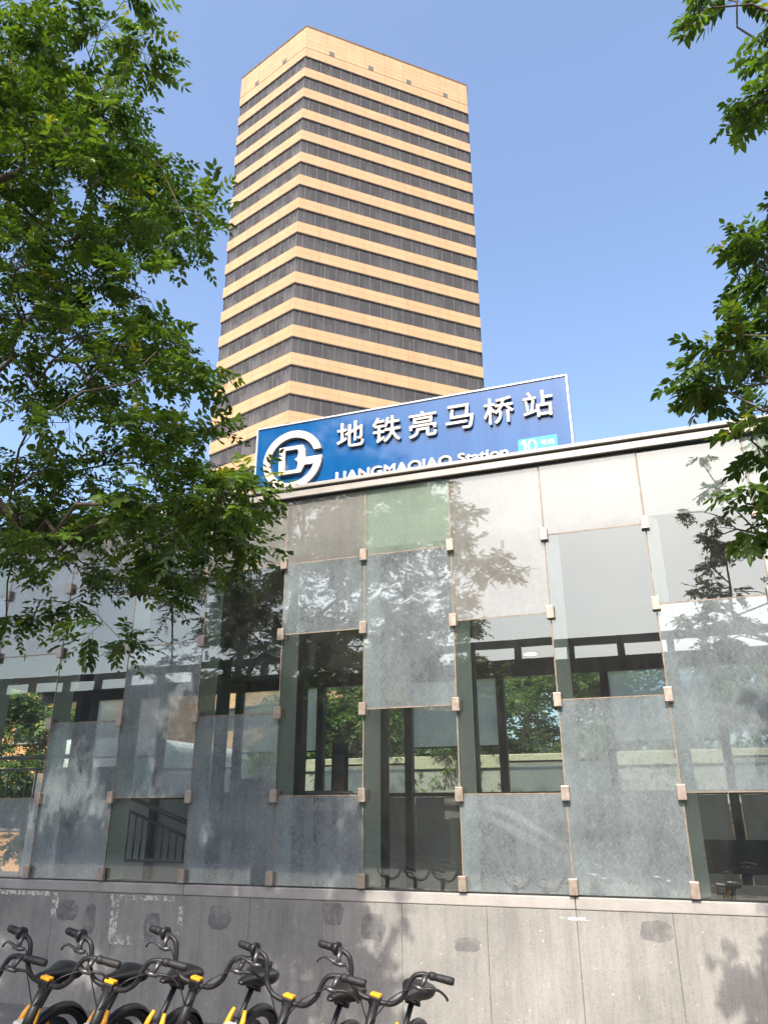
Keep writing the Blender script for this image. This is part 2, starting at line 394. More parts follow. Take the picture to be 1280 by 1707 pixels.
for i in range(NF):
    z1 = ZT - FL*i - 2.1; z0 = max(.0, ZT - FL*(i+1))
    if i == NF-1: z0 = 0
    o = hexring(z0, z1, 0, .9).build('spandrel', M['tower_tile'], tower); face_uv(o, z0)
    o = hexring(z1-.25, z1-.02, .9, 1.2).build('floor_slab', M['soffit'], tower)
core = MB(); P2 = hexpts(2.2)
core.add([(p.x,p.y,z) for z in (0, ZP-1.3) for p in P2], [(k,(k+1)%6,6+(k+1)%6,6+k) for k in range(6)]).build('core', M['tower_core'], tower)
rng = random.Random(5)
def window_strip(fi, zb, floor, detailed):
    a = PH[fi]; b = PH[(fi+1) % 6]; e = (b-a).normalized(); nn = Vector((e.y, -e.x)); L = (b-a).length; h = 2.1
    def W(s, d, z): q = a + e*s - nn*d; return (q.x, q.y, z)
    mb = MB(); d = .16
    mb.add([W(.05,d,zb), W(L-.05,d,zb), W(L-.05,d,zb+h), W(.05,d,zb+h)], [(0,1,2,3)], 0)
    def bar(s0, s1, z0, z1, d0, d1, mi):
        vs = [W(s,dd,z) for z in (z0,z1) for (s,dd) in ((s0,d0),(s1,d0),(s1,d1),(s0,d1))]
        mb.add(vs, [(3,2,1,0),(4,5,6,7),(0,1,5,4),(1,2,6,5),(2,3,7,6),(3,0,4,7)], mi)
    cent = [.79 + 5.6*k for k in range(5)] if fi % 2 == 0 else [.5, 6.4, 11.9]
    s = .79 if fi % 2 == 0 else .55
    while s < L - .15:
        bar(s-.022, s+.022, zb+.01, zb+h-.01, .12, .20, 1); s += 1.4 if fi % 2 == 0 else 1.325
    bar(.0, L, zb+h-.10, zb+h-.002, .04, .22, 2); bar(.0, L, zb+.002, zb+.05, .06, .2, 1)
    o = mb.build('ribbon_window', [M['tower_glass'], M['mullion'], M['tower_core']], tower)
    if detailed:
        cb = MB()
        for c in cent:
            w = .95 + rng.uniform(-.15, .3); s0, s1 = max(.12, c-w), min(L-.12, c+w)
            if s1 - s0 < .3: continue
            nseg = max(6, int((s1-s0)/.06)); pts = []
            ph = rng.uniform(0, 6)
            for k in range(nseg+1):
                s = s0 + (s1-s0)*k/nseg
                dd = .56 + .22*math.sin(s*2*math.pi/.56 + ph) + .03*math.sin(s*31)
                pts.append((s, dd))
            vs = [W(s,dd,zb+.03) for s,dd in pts] + [W(s,dd,zb+h-.03) for s,dd in pts]; n = nseg+1
            cb.add(vs, [(k,k+1,n+k+1,n+k) for k in range(nseg)])
        cb.build('curtain', M['curtain'], o)
        sb = MB()
        for c in range(len(cent)-1):
            for q in range(3):
                if rng.random() < .25 + .03*floor:
                    s0 = cent[c] + 1.0 + q*1.25; s1 = min(s0 + rng.choice([.5, 1.2, 1.25]), L-.1)
                    sb.add([W(s0,.62,zb+.03), W(s1,.62,zb+.03), W(s1,.62,zb+h*rng.uniform(.5,.98)), W(s0,.62,zb+h*.9)], [(0,1,2,3)])
        if sb.v: sb.build('sheer_curtain', M['sheer'], o)
for i in range(NF-1):
    for fi in range(6):
        if fi in (0, 5) or i % 1 == 0:
            window_strip(fi, ZT - FL*i - 2.1, i, fi in (0, 5) and i < 19)
for fi, ss in ((0, (3.59, 9.16, 14.77, 20.41)), (5, (3.4, 8.74))):
    a = PH[fi]; b = PH[(fi+1) % 6]; e = (b-a).normalized(); nn = Vector((e.y, -e.x))
    for s in ss:
        vb = MB(); zc = ZT + 1.57 + .42
        for (s0, s1, z0, z1) in ((-.36,.36,-.36,.36),):
            vs = [(*(a + e*(s+ds) + nn*dd), zc+dz) for dz in (z0, z1) for ds, dd in ((s0,.03),(s1,.03),(s1,-.2),(s0,-.2))]
            vb.add(vs, [(3,2,1,0),(4,5,6,7),(0,1,5,4),(1,2,6,5),(2,3,7,6),(3,0,4,7)])
        vb.build('roof_vent', M['tower_core'], tower)

# ------------------------------------------------------------------ station entrance (local x along wall, y inwards, z up)
YAW = .341; WO = Vector((0, 7.7, 0))
wv = Vector((math.cos(YAW), -math.sin(YAW), 0)); nv = Vector((-math.sin(YAW), -math.cos(YAW), 0))
def WP(s, d, z=0): return WO + wv*s - nv*d + Vector((0, 0, z))
st = empty('station_entrance', WO, -YAW)
tag(st, 'glazed metro station entrance of clear and frosted panes on a grey stone plinth', 'station building')
SK = {0:-4.080,1:-3.112,2:-2.140,3:-1.1605,4:-.222,5:.7315,6:1.687,7:2.643}
def sk(k):
    if k in SK: return SK[k]
    return SK[0] + .96*k if k < 0 else SK[7] + .96*(k-7)
ZR = [.905, 1.712, 2.516, 3.3325, 4.12, 4.885]
K0, K1 = -4, 10; S0, S1 = sk(K0), sk(K1); DEP = 4.0
# plinth of stone panels, with open joints
js = [-8.3,-7.5,-6.75,-5.95,-5.2,-4.44,-3.68,-2.92,-2.12,-1.37,-.61,.16,.93,1.69,2.45,3.2,3.95,4.7,5.45]
mb = MB()
for a, b in zip(js[:-1], js[1:]): mb.box(a+.0012, b-.0012, -.02, .05, GZ, .797)
mb.build('plinth', M['stone'], st, bevel=.003)
MB().box(js[0]+.01, js[-1]-.01, .012, .3, GZ, .795).build('plinth_core', M['planter'], st)
mb = MB(); e = [js[0], -5.35, -2.12, 1.69, js[-1]]
for a, b in zip(e[:-1], e[1:]): mb.box(a+.002, b-.002, -.026, .34, .80, .895)
mb.build('sill', M['sill'], st, bevel=.008, seg=2)
def patch(mb, s, z, w, h, seed, y=-.0225):
    r = random.Random(seed); n = 14; vs = []
    for k in range(n):
        a = 2*math.pi*k/n; q = 1/max(abs(math.cos(a)), abs(math.sin(a)))**.7
        vs.append((s + w*.5*math.cos(a)*q*r.uniform(.8,1.05), y, z + h*.5*math.sin(a)*q*r.uniform(.8,1.05)))
    mb.add(vs, [tuple(range(n))])
for i, (s, z, w, h) in enumerate([(-1.69,.62,.25,.22),(-.5,.69,.22,.2),(-.11,.60,.24,.24),(-3.2,.55,.16,.3),(2.31,.67,.28,.16),(-2.45,.5,.2,.28),(-3.5,.62,.3,.2),(.75,.5,.25,.12)]):
    mb = MB(); patch(mb, s, z, w, h, i); mb.build('paint_patch', M['paint_over'], st)
for i, (s0, s1, z0, z1) in enumerate([(-4.6,-3.74,.745,.79),(-3.70,-3.62,.55,.78),(-2.97,-2.2,.74,.785),(-2.95,-2.86,.36,.77),(-2.92,-2.66,.34,.42),(-2.15,-2.10,.45,.7),(1.55,1.8,.72,.745)]):
    mb = MB().add([(s0,-.0235,z0),(s1,-.0235,z0),(s1,-.0235,z1),(s0,-.0235,z1)], [(0,1,2,3)]); mb.build('lime_streak', M['lime'], st)

PAT = {-4:'FFCCF', -3:'CCFFC', -2:'CFFCC', -1:'FFCCF', 0:'FCCFF', 1:'CCFFC', 2:'FCCFF', 3:'FGCCF', 4:'CFFCC', 5:'FFCCF', 6:'FCCFF', 7:'CCFFC', 8:'CFFCC', 9:'FFCCF'}
joint = MB()
for c in range(K0, K1):
    a, b = sk(c), sk(c+1); p = PAT[c]; i = 0
    while i < 5:
        j = i
        while j + 1 < 5 and p[j+1] == p[i]: j += 1
        z1 = ZR[5-i]; z0 = ZR[4-j]
        mb = MB(); x0, x1, y0, y1 = a+.006, b-.006, -.006, .006; q0, q1 = z0+.006, z1-.006
        r_ = random.Random(c*7+i); tl = r_.uniform(-.0015, .0015); tv = r_.uniform(-.0015, .0015)
        def Y(x, z): return tl*(1 if x > (a+b)/2 else -1) + tv*(1 if z > (z0+z1)/2 else -1)
        vs = [(x, y + Y(x, z), z) for (x, y, z) in ((x0,y0,q0),(x1,y0,q0),(x1,y1,q0),(x0,y1,q0),(x0,y0,q1),(x1,y0,q1),(x1,y1,q1),(x0,y1,q1))]
        mb.add(vs, [(0,1,5,4)], 0); mb.add(vs, [(0,3,2,1),(4,5,6,7),(1,2,6,5),(3,0,4,7)], 1)
        fro = p[i] in 'FG'
        mb.build('frosted_pane' if fro else 'clear_pane', [(M['frost_top'] if i == 0 else M['frost']) if fro else (M['glass_lit_green'] if i == 0 and j == 0 else M['glass']), M['glass_edge']], st)
        if j < 4: joint.box(a+.007, b-.007, -.008, .004, z0-.0055, z0+.0055)
        i = j + 1
for k in range(K0, K1+1): joint.box(sk(k)-.0055, sk(k)+.0055, -.009, .004, ZR[0], ZR[5]-.003)
joint.build('sealant_joint', M['rust'], st)
for k in range(K0, K1+1):
    s = sk(k)
    fb = [(s+.002,.012),(s+.012,.010),(s+.122,.150),(s+.112,.158)]  # turned oblique, off the true square fin, so its pale face catches sun
    MB().add([(x,y,z) for z in (ZR[0]+.01, 4.205) for x,y in fb], [(3,2,1,0),(4,5,6,7),(0,1,5,4),(1,2,6,5),(2,3,7,6),(3,0,4,7)]).build('glass_fin', M['fin'], st)
    for r in range(5):
        z = ZR[r] if r else .972
        mb = MB(); mb.box(s-.036, s+.036, -.058, -.012, z-.062, z+.062); mb.box(s-.046, s+.046, .008, .075, z-.05, z+.05)
        mb.build('clip', M['steel'], st, bevel=.004, seg=2)
for k in range(K0, K1+1):
    if (k % 2 == 0) or k in (3, 5): MB().box(sk(k)+.0, sk(k)+.09, .36, .50, .1, 4.85).build('steel_post', M['dark_steel'], st)
# roof: fascia, slab, header board, bulkhead, ceiling
RS0, RS1 = S0-.1, S1+.1
mb = MB(); mb.box(RS0, RS1, -.075, .02, 4.89, 4.965); mb.box(RS0, RS1, -.045, .02, 4.967, 4.985); mb.box(RS0, RS1, -.10, .10, 4.987, 5.03)
mb.build('fascia', M['fascia'], st, bevel=.006, seg=2)
MB().box(RS0, RS1, -.05, .03, 4.8865, 4.8885).build('shadow_strip', M['bulkhead'], st)  # dark strip standing in for the shadow line under the fascia
MB().box(RS0, RS1, .105, DEP+.3, 4.90, 4.99).build('roof', M['fascia'], st)
for k in range(K0, K1):
    MB().box(sk(k)+.012, sk(k+1)-.012, .075, .095, 4.22, 4.888).build('header_board', M['header'], st, bevel=.002)
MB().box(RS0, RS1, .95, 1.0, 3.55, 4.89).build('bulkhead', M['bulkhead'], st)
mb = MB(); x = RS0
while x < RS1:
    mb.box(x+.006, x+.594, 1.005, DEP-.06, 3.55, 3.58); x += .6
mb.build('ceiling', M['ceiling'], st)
mb = MB().box(RS0, RS1, .3, DEP, .05, .10); mb.build('floor', M['interior_floor'], st)
for s in (.99,):
    mb = MB(); mb.tube([(0,0,0),(0,0,-.02)], .11, 20); q = mb.build('downlight', M['offwhite'], st, loc=(s, 3.1, 3.549)); 
    MB().tube([(0,0,-.021),(0,0,-.024)], .085, 20).build('lamp_disc', M['led'], q)
# rear wall: sill panel, posts, beam, glazing
RC = [-8.23 + 1.44*i for i in range(10)]
RC = [-6.83,-5.39,-3.93,-2.47,-1.03,.38,1.86,3.30,4.74]
MB().box(RS0, RS1, DEP-.04, DEP+.04, 3.38, 4.88).build('rear_beam', M['dark_steel'], st)
for i, s in enumerate(RC):
    MB().box(s-.055, s+.055, DEP-.08, DEP+.05, .1, 3.38).build('rear_post', M['dark_steel'], st)
for i, (a, b) in enumerate(zip([RS0]+RC, RC+[RS1])):
    if b - a < .3: continue
    MB().box(a+.08, b-.08, DEP-.01, DEP+.01, .12, 1.74).build('rear_panel', M['interior_panel'], st)
    mb = MB(); mb.box(a+.066, b-.066, DEP-.05, DEP+.05, 1.745, 1.80)
    zj = 2.42 if i % 2 else 2.2
    mb.box(a+.066, b-.066, DEP-.015, DEP+.015, zj-.012, zj+.012)
    fr_ = mb.build('rear_window', M['dark_steel'], st)
    for half in (0, 1):
        z0, z1 = (1.80, zj-.012) if half == 0 else (zj+.012, 3.38)
        fro = (i + half) % 2 == 0
        MB().add([(a+.066,DEP,z0),(b-.066,DEP,z0),(b-.066,DEP,z1),(a+.066,DEP,z1)], [(0,1,2,3)]).build('frosted_pane' if fro else 'clear_pane', M['frost_rear'] if fro else M['glass_rear'], fr_)
# end walls
MB().box(S1+.02, S1+.08, .3, DEP, .1, 4.88).build('end_wall', M['interior_panel'], st)
MB().box(S0-.08, S0-.02, .3, 1.6, .1, 4.88).build('end_wall', M['interior_panel'], st)

# ------------------------------------------------------------------ station sign on the roof edge
sg = empty('station_sign', WP(.14, .27, 4.99), -YAW)
tag(sg, 'blue station sign with raised silver lettering standing on the roof edge', 'sign')
SX0, SX1, SZ0, SZ1 = -1.78-.14, 2.05-.14, .005, 1.06
mpan, nt, out = mat('sign_blue'); p = nt.nodes.new('ShaderNodeBsdfPrincipled'); nt.links.new(p.outputs[0], out.inputs[0])
n1 = noise(nt, 2.0, 7, .7, stretch=(5,5,.5)); rr = ramp(nt, n1.outputs['Fac'], [(.3, (.004,.065,.21)), (.7, (.008,.095,.27))])
n3 = noise(nt, 45, 3, .5); r3 = ramp(nt, n3.outputs['Fac'], [(.76, 0.), (.80, 1.)])
cc = mixc(nt, r3.outputs[0], rr.outputs[0], (.25,.36,.55)); nt.links.new(cc, p.inputs['Base Color'])
p.inputs['Roughness'].default_value = .07; p.inputs['Specular IOR Level'].default_value = .6
b = nt.nodes.new('ShaderNodeBump'); b.inputs['Strength'].default_value = .05; b.inputs['Distance'].default_value = .02
n2 = noise(nt, 3.0, 2, .4); nt.links.new(n2.outputs['Fac'], b.inputs['Height']); nt.links.new(b.outputs[0], p.inputs['Normal'])
MB().box(SX0+.02, SX1-.02, 0, .12, SZ0+.02, SZ1-.02).build('panel', mpan, sg)
mb = MB(); fy0, fy1 = -.014, .15
mb.box(SX0, SX0+.022, fy0, fy1, SZ0, SZ1); mb.box(SX1-.022, SX1, fy0, fy1, SZ0, SZ1)
mb.box(SX0+.022, SX1-.022, fy0, fy1, SZ1-.022, SZ1); mb.box(SX0+.022, SX1-.022, fy0, fy1, SZ0, SZ0+.018)
mb.build('frame', pbr('sign_frame', (.48,.51,.54), .35, metal=.3), sg, bevel=.003)

def text_mesh(txt, cx, cz, w, h, ext, off, mats, parent, name, y=-.002, mono=None):
    cu_ = bpy.data.curves.new('txt', 'FONT'); cu_.body = txt; cu_.size = 1; cu_.extrude = .5; cu_.bevel_depth = off; cu_.bevel_resolution = 0; cu_.resolution_u = 4
    ob = bpy.data.objects.new('txt', cu_); COL.objects.link(ob)
    bpy.context.view_layer.update()
    dg = bpy.context.evaluated_depsgraph_get()
    me = bpy.data.meshes.new_from_object(ob.evaluated_get(dg)); COL.objects.unlink(ob); bpy.data.objects.remove(ob)
    n = len(me.vertices); a = np.empty(n*3, np.float32); me.vertices.foreach_get('co', a); a = a.reshape(-1, 3)
    lo, hi = a.min(0), a.max(0); s_ = (hi - lo)
    out_ = np.empty_like(a)
    out_[:, 0] = ((a[:, 0]-lo[0])/s_[0] - .5)*w; out_[:, 2] = ((a[:, 1]-lo[1])/s_[1] - .5)*h
    out_[:, 1] = y - ext*((a[:, 2]-lo[2])/s_[2])
    me.vertices.foreach_set('co', out_.ravel()); me.materials.clear()
    for m_ in mats: me.materials.append(m_)
    me.update()
    if len(mats) > 1:
        me.polygons.foreach_set('material_index', [0 if abs(pl.normal.y) > .5 else 1 for pl in me.polygons])
    o = bpy.data.objects.new(name, me); COL.objects.link(o); o.parent = parent; o.location = (cx, 0, cz); return o
LM = [M['letter'], M['letter_side']]
for ch, s, z, w_, h_ in (('地',-.503,5.742,.345,.335),('铁',-.05,5.728,.35,.335),('亮',.391,5.715,.335,.335),('马',.828,5.728,.325,.315),('桥',1.276,5.726,.34,.33),('站',1.71,5.725,.325,.32)):
    text_mesh(ch, s-.14, z-4.99, w_, h_, .038, .009, LM, sg, 'sign_character')
text_mesh('LIANGMAQIAO Station', (-.69+1.352)/2-.14, 5.203-4.99, 2.04, .15, .025, .024, [M['white'], M['letter_side']], sg, 'roman_lettering')
# badge
bd = MB(); pts = []
for (cx, cz, a0) in ((1.86,5.318,0),(1.48,5.318,90),(1.48,5.06,180),(1.86,5.06,270)):
    for k in range(5):
        a = R(a0 + 22.5*k); pts.append((cx-.14+.022*math.cos(a), cz-4.99+.022*math.sin(a)))
n = len(pts); bd.add([(x,-.012,z) for x,z in pts]+[(x,-.001,z) for x,z in pts], [tuple(range(n))]+[((k+1)%n,k,n+k,n+(k+1)%n) for k in range(n)])
bdo = bd.build('line_badge', pbr('badge_cyan', (.006,.27,.42), .3), sg)
text_mesh('0', 1.612-.14, 5.243-4.99, .105, .155, .004, .0, [M['white']], bdo, 'digit', y=-.013)
d1 = MB(); pg = [(.0,-.0775),(.026,-.0775),(.026,.0775),(.004,.0775),(-.034,.052),(-.034,.028),(.0,.047)]
d1.add([(x,-.0165,z) for x,z in pg]+[(x,-.0125,z) for x,z in pg], [(0,1,2,3,6),(3,4,5,6)]+[((k+1)%7,k,7+k,7+(k+1)%7) for k in range(7)])
d1.build('digit', M['white'], bdo, loc=(1.520-.14, 0, 5.243-4.99))
text_mesh('号线', 1.775-.14, 5.262-4.99, .15, .07, .003, .0, [M['white']], bdo, 'badge_characters', y=-.013)
text_mesh('Line 10', 1.775-.14, 5.183-4.99, .14, .04, .003, .008, [M['white']], bdo, 'badge_lettering', y=-.013)
# emblem
def extr2d(loops, depth, name, parent, mats, y=-.002):
    cu_ = bpy.data.curves.new('c', 'CURVE'); cu_.dimensions = '2D'; cu_.fill_mode = 'BOTH'; cu_.extrude = depth/2
    for lp in loops:
        sp = cu_.splines.new('POLY'); sp.points.add(len(lp)-1); sp.use_cyclic_u = True
        for pt, (a, b_) in zip(sp.points, lp): pt.co = (a, b_, 0, 1)
    ob = bpy.data.objects.new('c', cu_); COL.objects.link(ob); bpy.context.view_layer.update()
    me = bpy.data.meshes.new_from_object(ob.evaluated_get(bpy.context.evaluated_depsgraph_get())); COL.objects.unlink(ob); bpy.data.objects.remove(ob)
    for v in me.vertices: x_, y_, z_ = v.co; v.co = (x_, y - depth/2 - z_, y_)
    me.materials.clear()
    for m_ in mats: me.materials.append(m_)
    me.update()
    me.polygons.foreach_set('material_index', [0 if abs(pl.normal.y) > .5 else 1 for pl in me.polygons])
    o = bpy.data.objects.new(name, me); COL.objects.link(o); o.parent = parent; return o
RA = .39
a0 = math.asin(.25); a1 = 2*math.pi + math.asin(.02); ri = .765
lp = [(math.cos(a0+(a1-a0)*k/64), math.sin(a0+(a1-a0)*k/64)) for k in range(65)]
lp += [(.44,.02),(.42,-.23)]
b0 = -math.asin(.23/ri) + 2*math.pi; b1 = math.asin(.25/ri)
lp += [(ri*math.cos(b0+(b1-b0)*k/56), ri*math.sin(b0+(b1-b0)*k/56)) for k in range(57)]
em = extr2d([[(x*RA, z*RA) for x, z in lp]], .05, 'emblem', sg, LM); em.location = (-1.25-.14, 0, 5.52-4.99)
Bo = [(-.46,.47),(.34,.47),(.40,.38),(.43,.25),(.455,.03),(.42,-.23),(.30,-.46),(-.46,-.46)]
Bi = [(-.25,.35),(-.25,-.35),(.12,-.35),(.175,-.30),(.19,-.15),(.17,-.06),(.08,0),(.17,.06),(.20,.18),(.19,.30),(.14,.35)]
eb = extr2d([[(x*RA, z*RA) for x, z in Bo], [(x*RA, z*RA) for x, z in Bi]], .047, 'emblem_letter', sg, LM, y=-.0025); eb.location = (-1.25-.14, 0, 5.52-4.99)
for s in (-1.4, -.3, .8, 1.75):
    MB().tube([(s,.15,.9),(s,.9,.0)], .02, 8).build('stay', M['rail_steel'], sg)

# ------------------------------------------------------------------ things inside the entrance
def railing(name, label, s0, s1, d, zt0, zt1, zb0, zb1, nb, cat='railing'):
    o = empty(name, WP((s0+s1)/2, d, .1), -YAW); tag(o, label, cat); L = s1-s0
    def pt(t, za, zb): return ((t-.5)*L, 0, za*(1-t)+zb*t - .1)
    MB().tube([pt(0,zt0,zt1), pt(1,zt0,zt1)], .028, 10).build('handrail', M['rail_steel'], o, smooth=True)
    MB().tube([pt(0,zt0-.16,zt1-.16), pt(1,zt0-.16,zt1-.16)], .018, 8).build('upper_rail', M['rail_steel'], o, smooth=True)
    MB().tube([pt(0,zb0,zb1), pt(1,zb0,zb1)], .02, 8).build('bottom_rail', M['rail_steel'], o, smooth=True)
    for k in range(nb):
        t = (k+.5)/nb
        MB().tube([pt(t,zb0,zb1), pt(t,zt0-.16,zt1-.16)], .011, 6).build('baluster', M['rail_steel'], o, smooth=True)
    for t in (0.01, .99): MB().tube([(pt(t,0,0)[0],0,0), pt(t,zt0,zt1)], .024, 8).build('post', M['rail_steel'], o, smooth=True)
railing('stair_railing', 'grey metal stair railing with close balusters sloping down inside the left of the station', -4.15, -2.9, 1.5, 1.78, 1.36, 1.0, 1.0, 12)
railing('landing_railing', 'level metal railing beside the far left opening of the station', -7.0, -5.2, 1.7, 2.28, 2.28, 1.45, 1.45, 11)
hb = MB().tube([(-1.2,0,1.66),(.30,0,1.66),(.40,0,1.62),(.42,0,1.52),(.42,0,0)], .022, 10, smooth=4)
hb.tube([(-1.2,0,0),(-1.2,0,1.66)], .022, 10)
o = hb.build('handrail', M['rail_steel'], None, smooth=True); o.location = WP(-1.25, 1.2, .1); o.rotation_euler = (0,0,-YAW)
tag(o, 'bent tubular handrail with a rounded end behind the clear middle panes', 'handrail')
ib = empty('information_totem', WP(-1.81, 3.2, .1), -YAW); tag(ib, 'narrow dark information totem standing inside before the rear windows', 'information board')
MB().box(-.12,.12,-.03,.03,.0,2.36).build('board', M['dark_steel'], ib, bevel=.008)
mb = MB(); r_ = random.Random(3)
mb.box(-.085,.085,-.033,-.031,1.5,2.2); mb.build('notice_panel', pbr('notice', (.07,.075,.075), .4), ib)
# sloping balustrade of the escalator
def esc(name, d, label):
    o = empty(name, WP(1.6, d, .1), -YAW); tag(o, label, 'balustrade')
    P = [(-1.25,0,1.55),(-.75,0,1.50),(-.3,0,1.28),(.75,0,.62),(1.1,0,.45)]
    MB().tube(P, .045, 10, smooth=4).build('handrail', M['offwhite'], o, smooth=True)
    mb = MB(); vs = []
    for x, y, z in P: vs += [(x,-.01,z-.08),(x,-.01,z-.16)]
    for x, y, z in P: vs += [(x,.01,z-.08),(x,.01,z-.16)]
    n = len(P)
    for k in range(n-1):
        a = 2*k; mb.f += [(a,a+1,a+3,a+2),(2*n+a,2*n+a+2,2*n+a+3,2*n+a+1)]; mb.m += [0,0]
    mb.v = vs; mb.build('skirt', M['offwhite'], o)
    MB().box(-1.2,-1.1,-.02,.02,0,1.4).build('post', M['rail_steel'], o); MB().box(.8,.9,-.02,.02,0,.5).build('post', M['rail_steel'], o)
esc('escalator_balustrade', .85, 'pale sloping escalator balustrade showing dimly through the frosted right panes')
bn = empty('bench', WP(3.2, 2.6, .1), -YAW); tag(bn, 'dark bench inside the clear pane at the lower right', 'bench')
MB().box(-.75,.75,-.2,.2,.62,.68).build('seat', M['dark_steel'], bn, bevel=.01); 
MB().box(-.75,.75,.18,.22,.8,1.15).build('backrest', M['dark_steel'], bn, bevel=.01)
for s in (-.6,.6):
    MB().box(s-.03,s+.03,-.18,.18,0,.62).build('leg', M['rail_steel'], bn); MB().box(s-.02,s+.02,.19,.21,.68,.8).build('bracket', M['rail_steel'], bn)

# ------------------------------------------------------------------ foliage
def leaves_to_object(name, bases, dirs, ups, lens, seed, material, parent, npairs=5, leaf=.05, wid=.48):
    rs = np.random.RandomState(seed); n = len(bases)
    b = np.array(bases, float); d = np.array(dirs, float); d /= np.linalg.norm(d, axis=1, keepdims=True)
    u = np.array(ups, float); u -= d*(u*d).sum(1, keepdims=True); u /= np.linalg.norm(u, axis=1, keepdims=True)+1e-9
    sd = np.cross(d, u); L = np.array(lens, float)[:, None]
    lsc = rs.uniform(.72, 1.28, (n, 1)); tint0 = rs.uniform(.02, .9, n) ** 1.1; young = rs.random_sample(n) < .05; tint0[young] = rs.uniform(.88, 1.0, young.sum())
    V = []; Tn = []
    slots = [(t, s) for t in np.linspace(.25, .92, npairs) for s in (-1, 1)] + [(1.0, 0)]
    for t, s in slots:
        tt = t + (rs.uniform(-.03, .03, (n, 1)) if s else 0)
        sag = -np.array([0, 0, 1.])*(tt**2)*L*.15
        base = b + d*L*tt + sag
        spread = rs.uniform(.55, 1.0, (n, 1))
        ld = d*(rs.uniform(.35, .7, (n, 1)) if s else 1.0) + sd*s*spread + u*rs.uniform(-.25, .12, (n, 1)) - np.array([0,0,1.])*rs.uniform(.0, .40, (n, 1))
        ld /= np.linalg.norm(ld, axis=1, keepdims=True)
        nu = u + rs.normal(0, .35, (n, 3)); nu -= ld*(nu*ld).sum(1, keepdims=True); nu /= np.linalg.norm(nu, axis=1, keepdims=True)
        ls = np.cross(ld, nu)
        ll = leaf*lsc*rs.uniform(.75, 1.2, (n, 1))*(1.0 - .25*abs(t-.55)); w = ll*wid*.5*rs.uniform(.85, 1.15, (n, 1))
        curl = nu*ll*rs.uniform(-.12, .05, (n, 1)); fold = nu*w*rs.uniform(.1, .5, (n, 1))
        q = [base, base+ld*ll*.32-ls*w+fold, base+ld*ll*.68-ls*w*.72+fold+curl*.5, base+ld*ll+curl, base+ld*ll*.32+ls*w+fold, base+ld*ll*.68+ls*w*.72+fold+curl*.5]
        V.append(np.stack(q, 1)); Tn.append(np.clip(tint0 + rs.uniform(-.12, .12, n), 0, 1))
    # rachis
    P0 = b; P1 = b + d*L - np.array([0,0,1.])*L*.15; mid = b + d*L*.5 - np.array([0,0,1.])*L*.0375; wv_ = sd*.0016
    Rv = np.stack([P0-wv_, P0+wv_, mid+wv_, mid-wv_, P1+wv_*.5, P1-wv_*.5], 1)
    V.append(Rv); Tn.append(tint0*0+.75)
    V = np.concatenate(V, 0); Tn = np.concatenate(Tn, 0); m = len(V)
    idx = np.arange(m)[:, None]*6
    quads = np.concatenate([idx+np.array([[0,1,2,3]]), idx+np.array([[0,3,5,4]])], 1).reshape(-1, 4)
    rq = np.concatenate([idx[-n:]+np.array([[0,1,2,3]]), idx[-n:]+np.array([[3,2,4,5]])], 1).reshape(-1, 4); quads[-2*n:] = rq
    me = bpy.data.meshes.new(name); nv_ = m*6; nf = len(quads)
    me.vertices.add(nv_); me.vertices.foreach_set('co', V.reshape(-1).astype(np.float32))
    me.loops.add(nf*4); me.loops.foreach_set('vertex_index', quads.reshape(-1).astype(np.int32))
    me.polygons.add(nf); me.polygons.foreach_set('loop_start', (np.arange(nf)*4).astype(np.int32))
    at_ = me.attributes.new('tint', 'FLOAT', 'POINT'); at_.data.foreach_set('value', np.repeat(Tn, 6).astype(np.float32))
    me.materials.append(material); me.update(calc_edges=True); me.validate()
    o = bpy.data.objects.new(name, me); COL.objects.link(o); o.parent = parent; return o

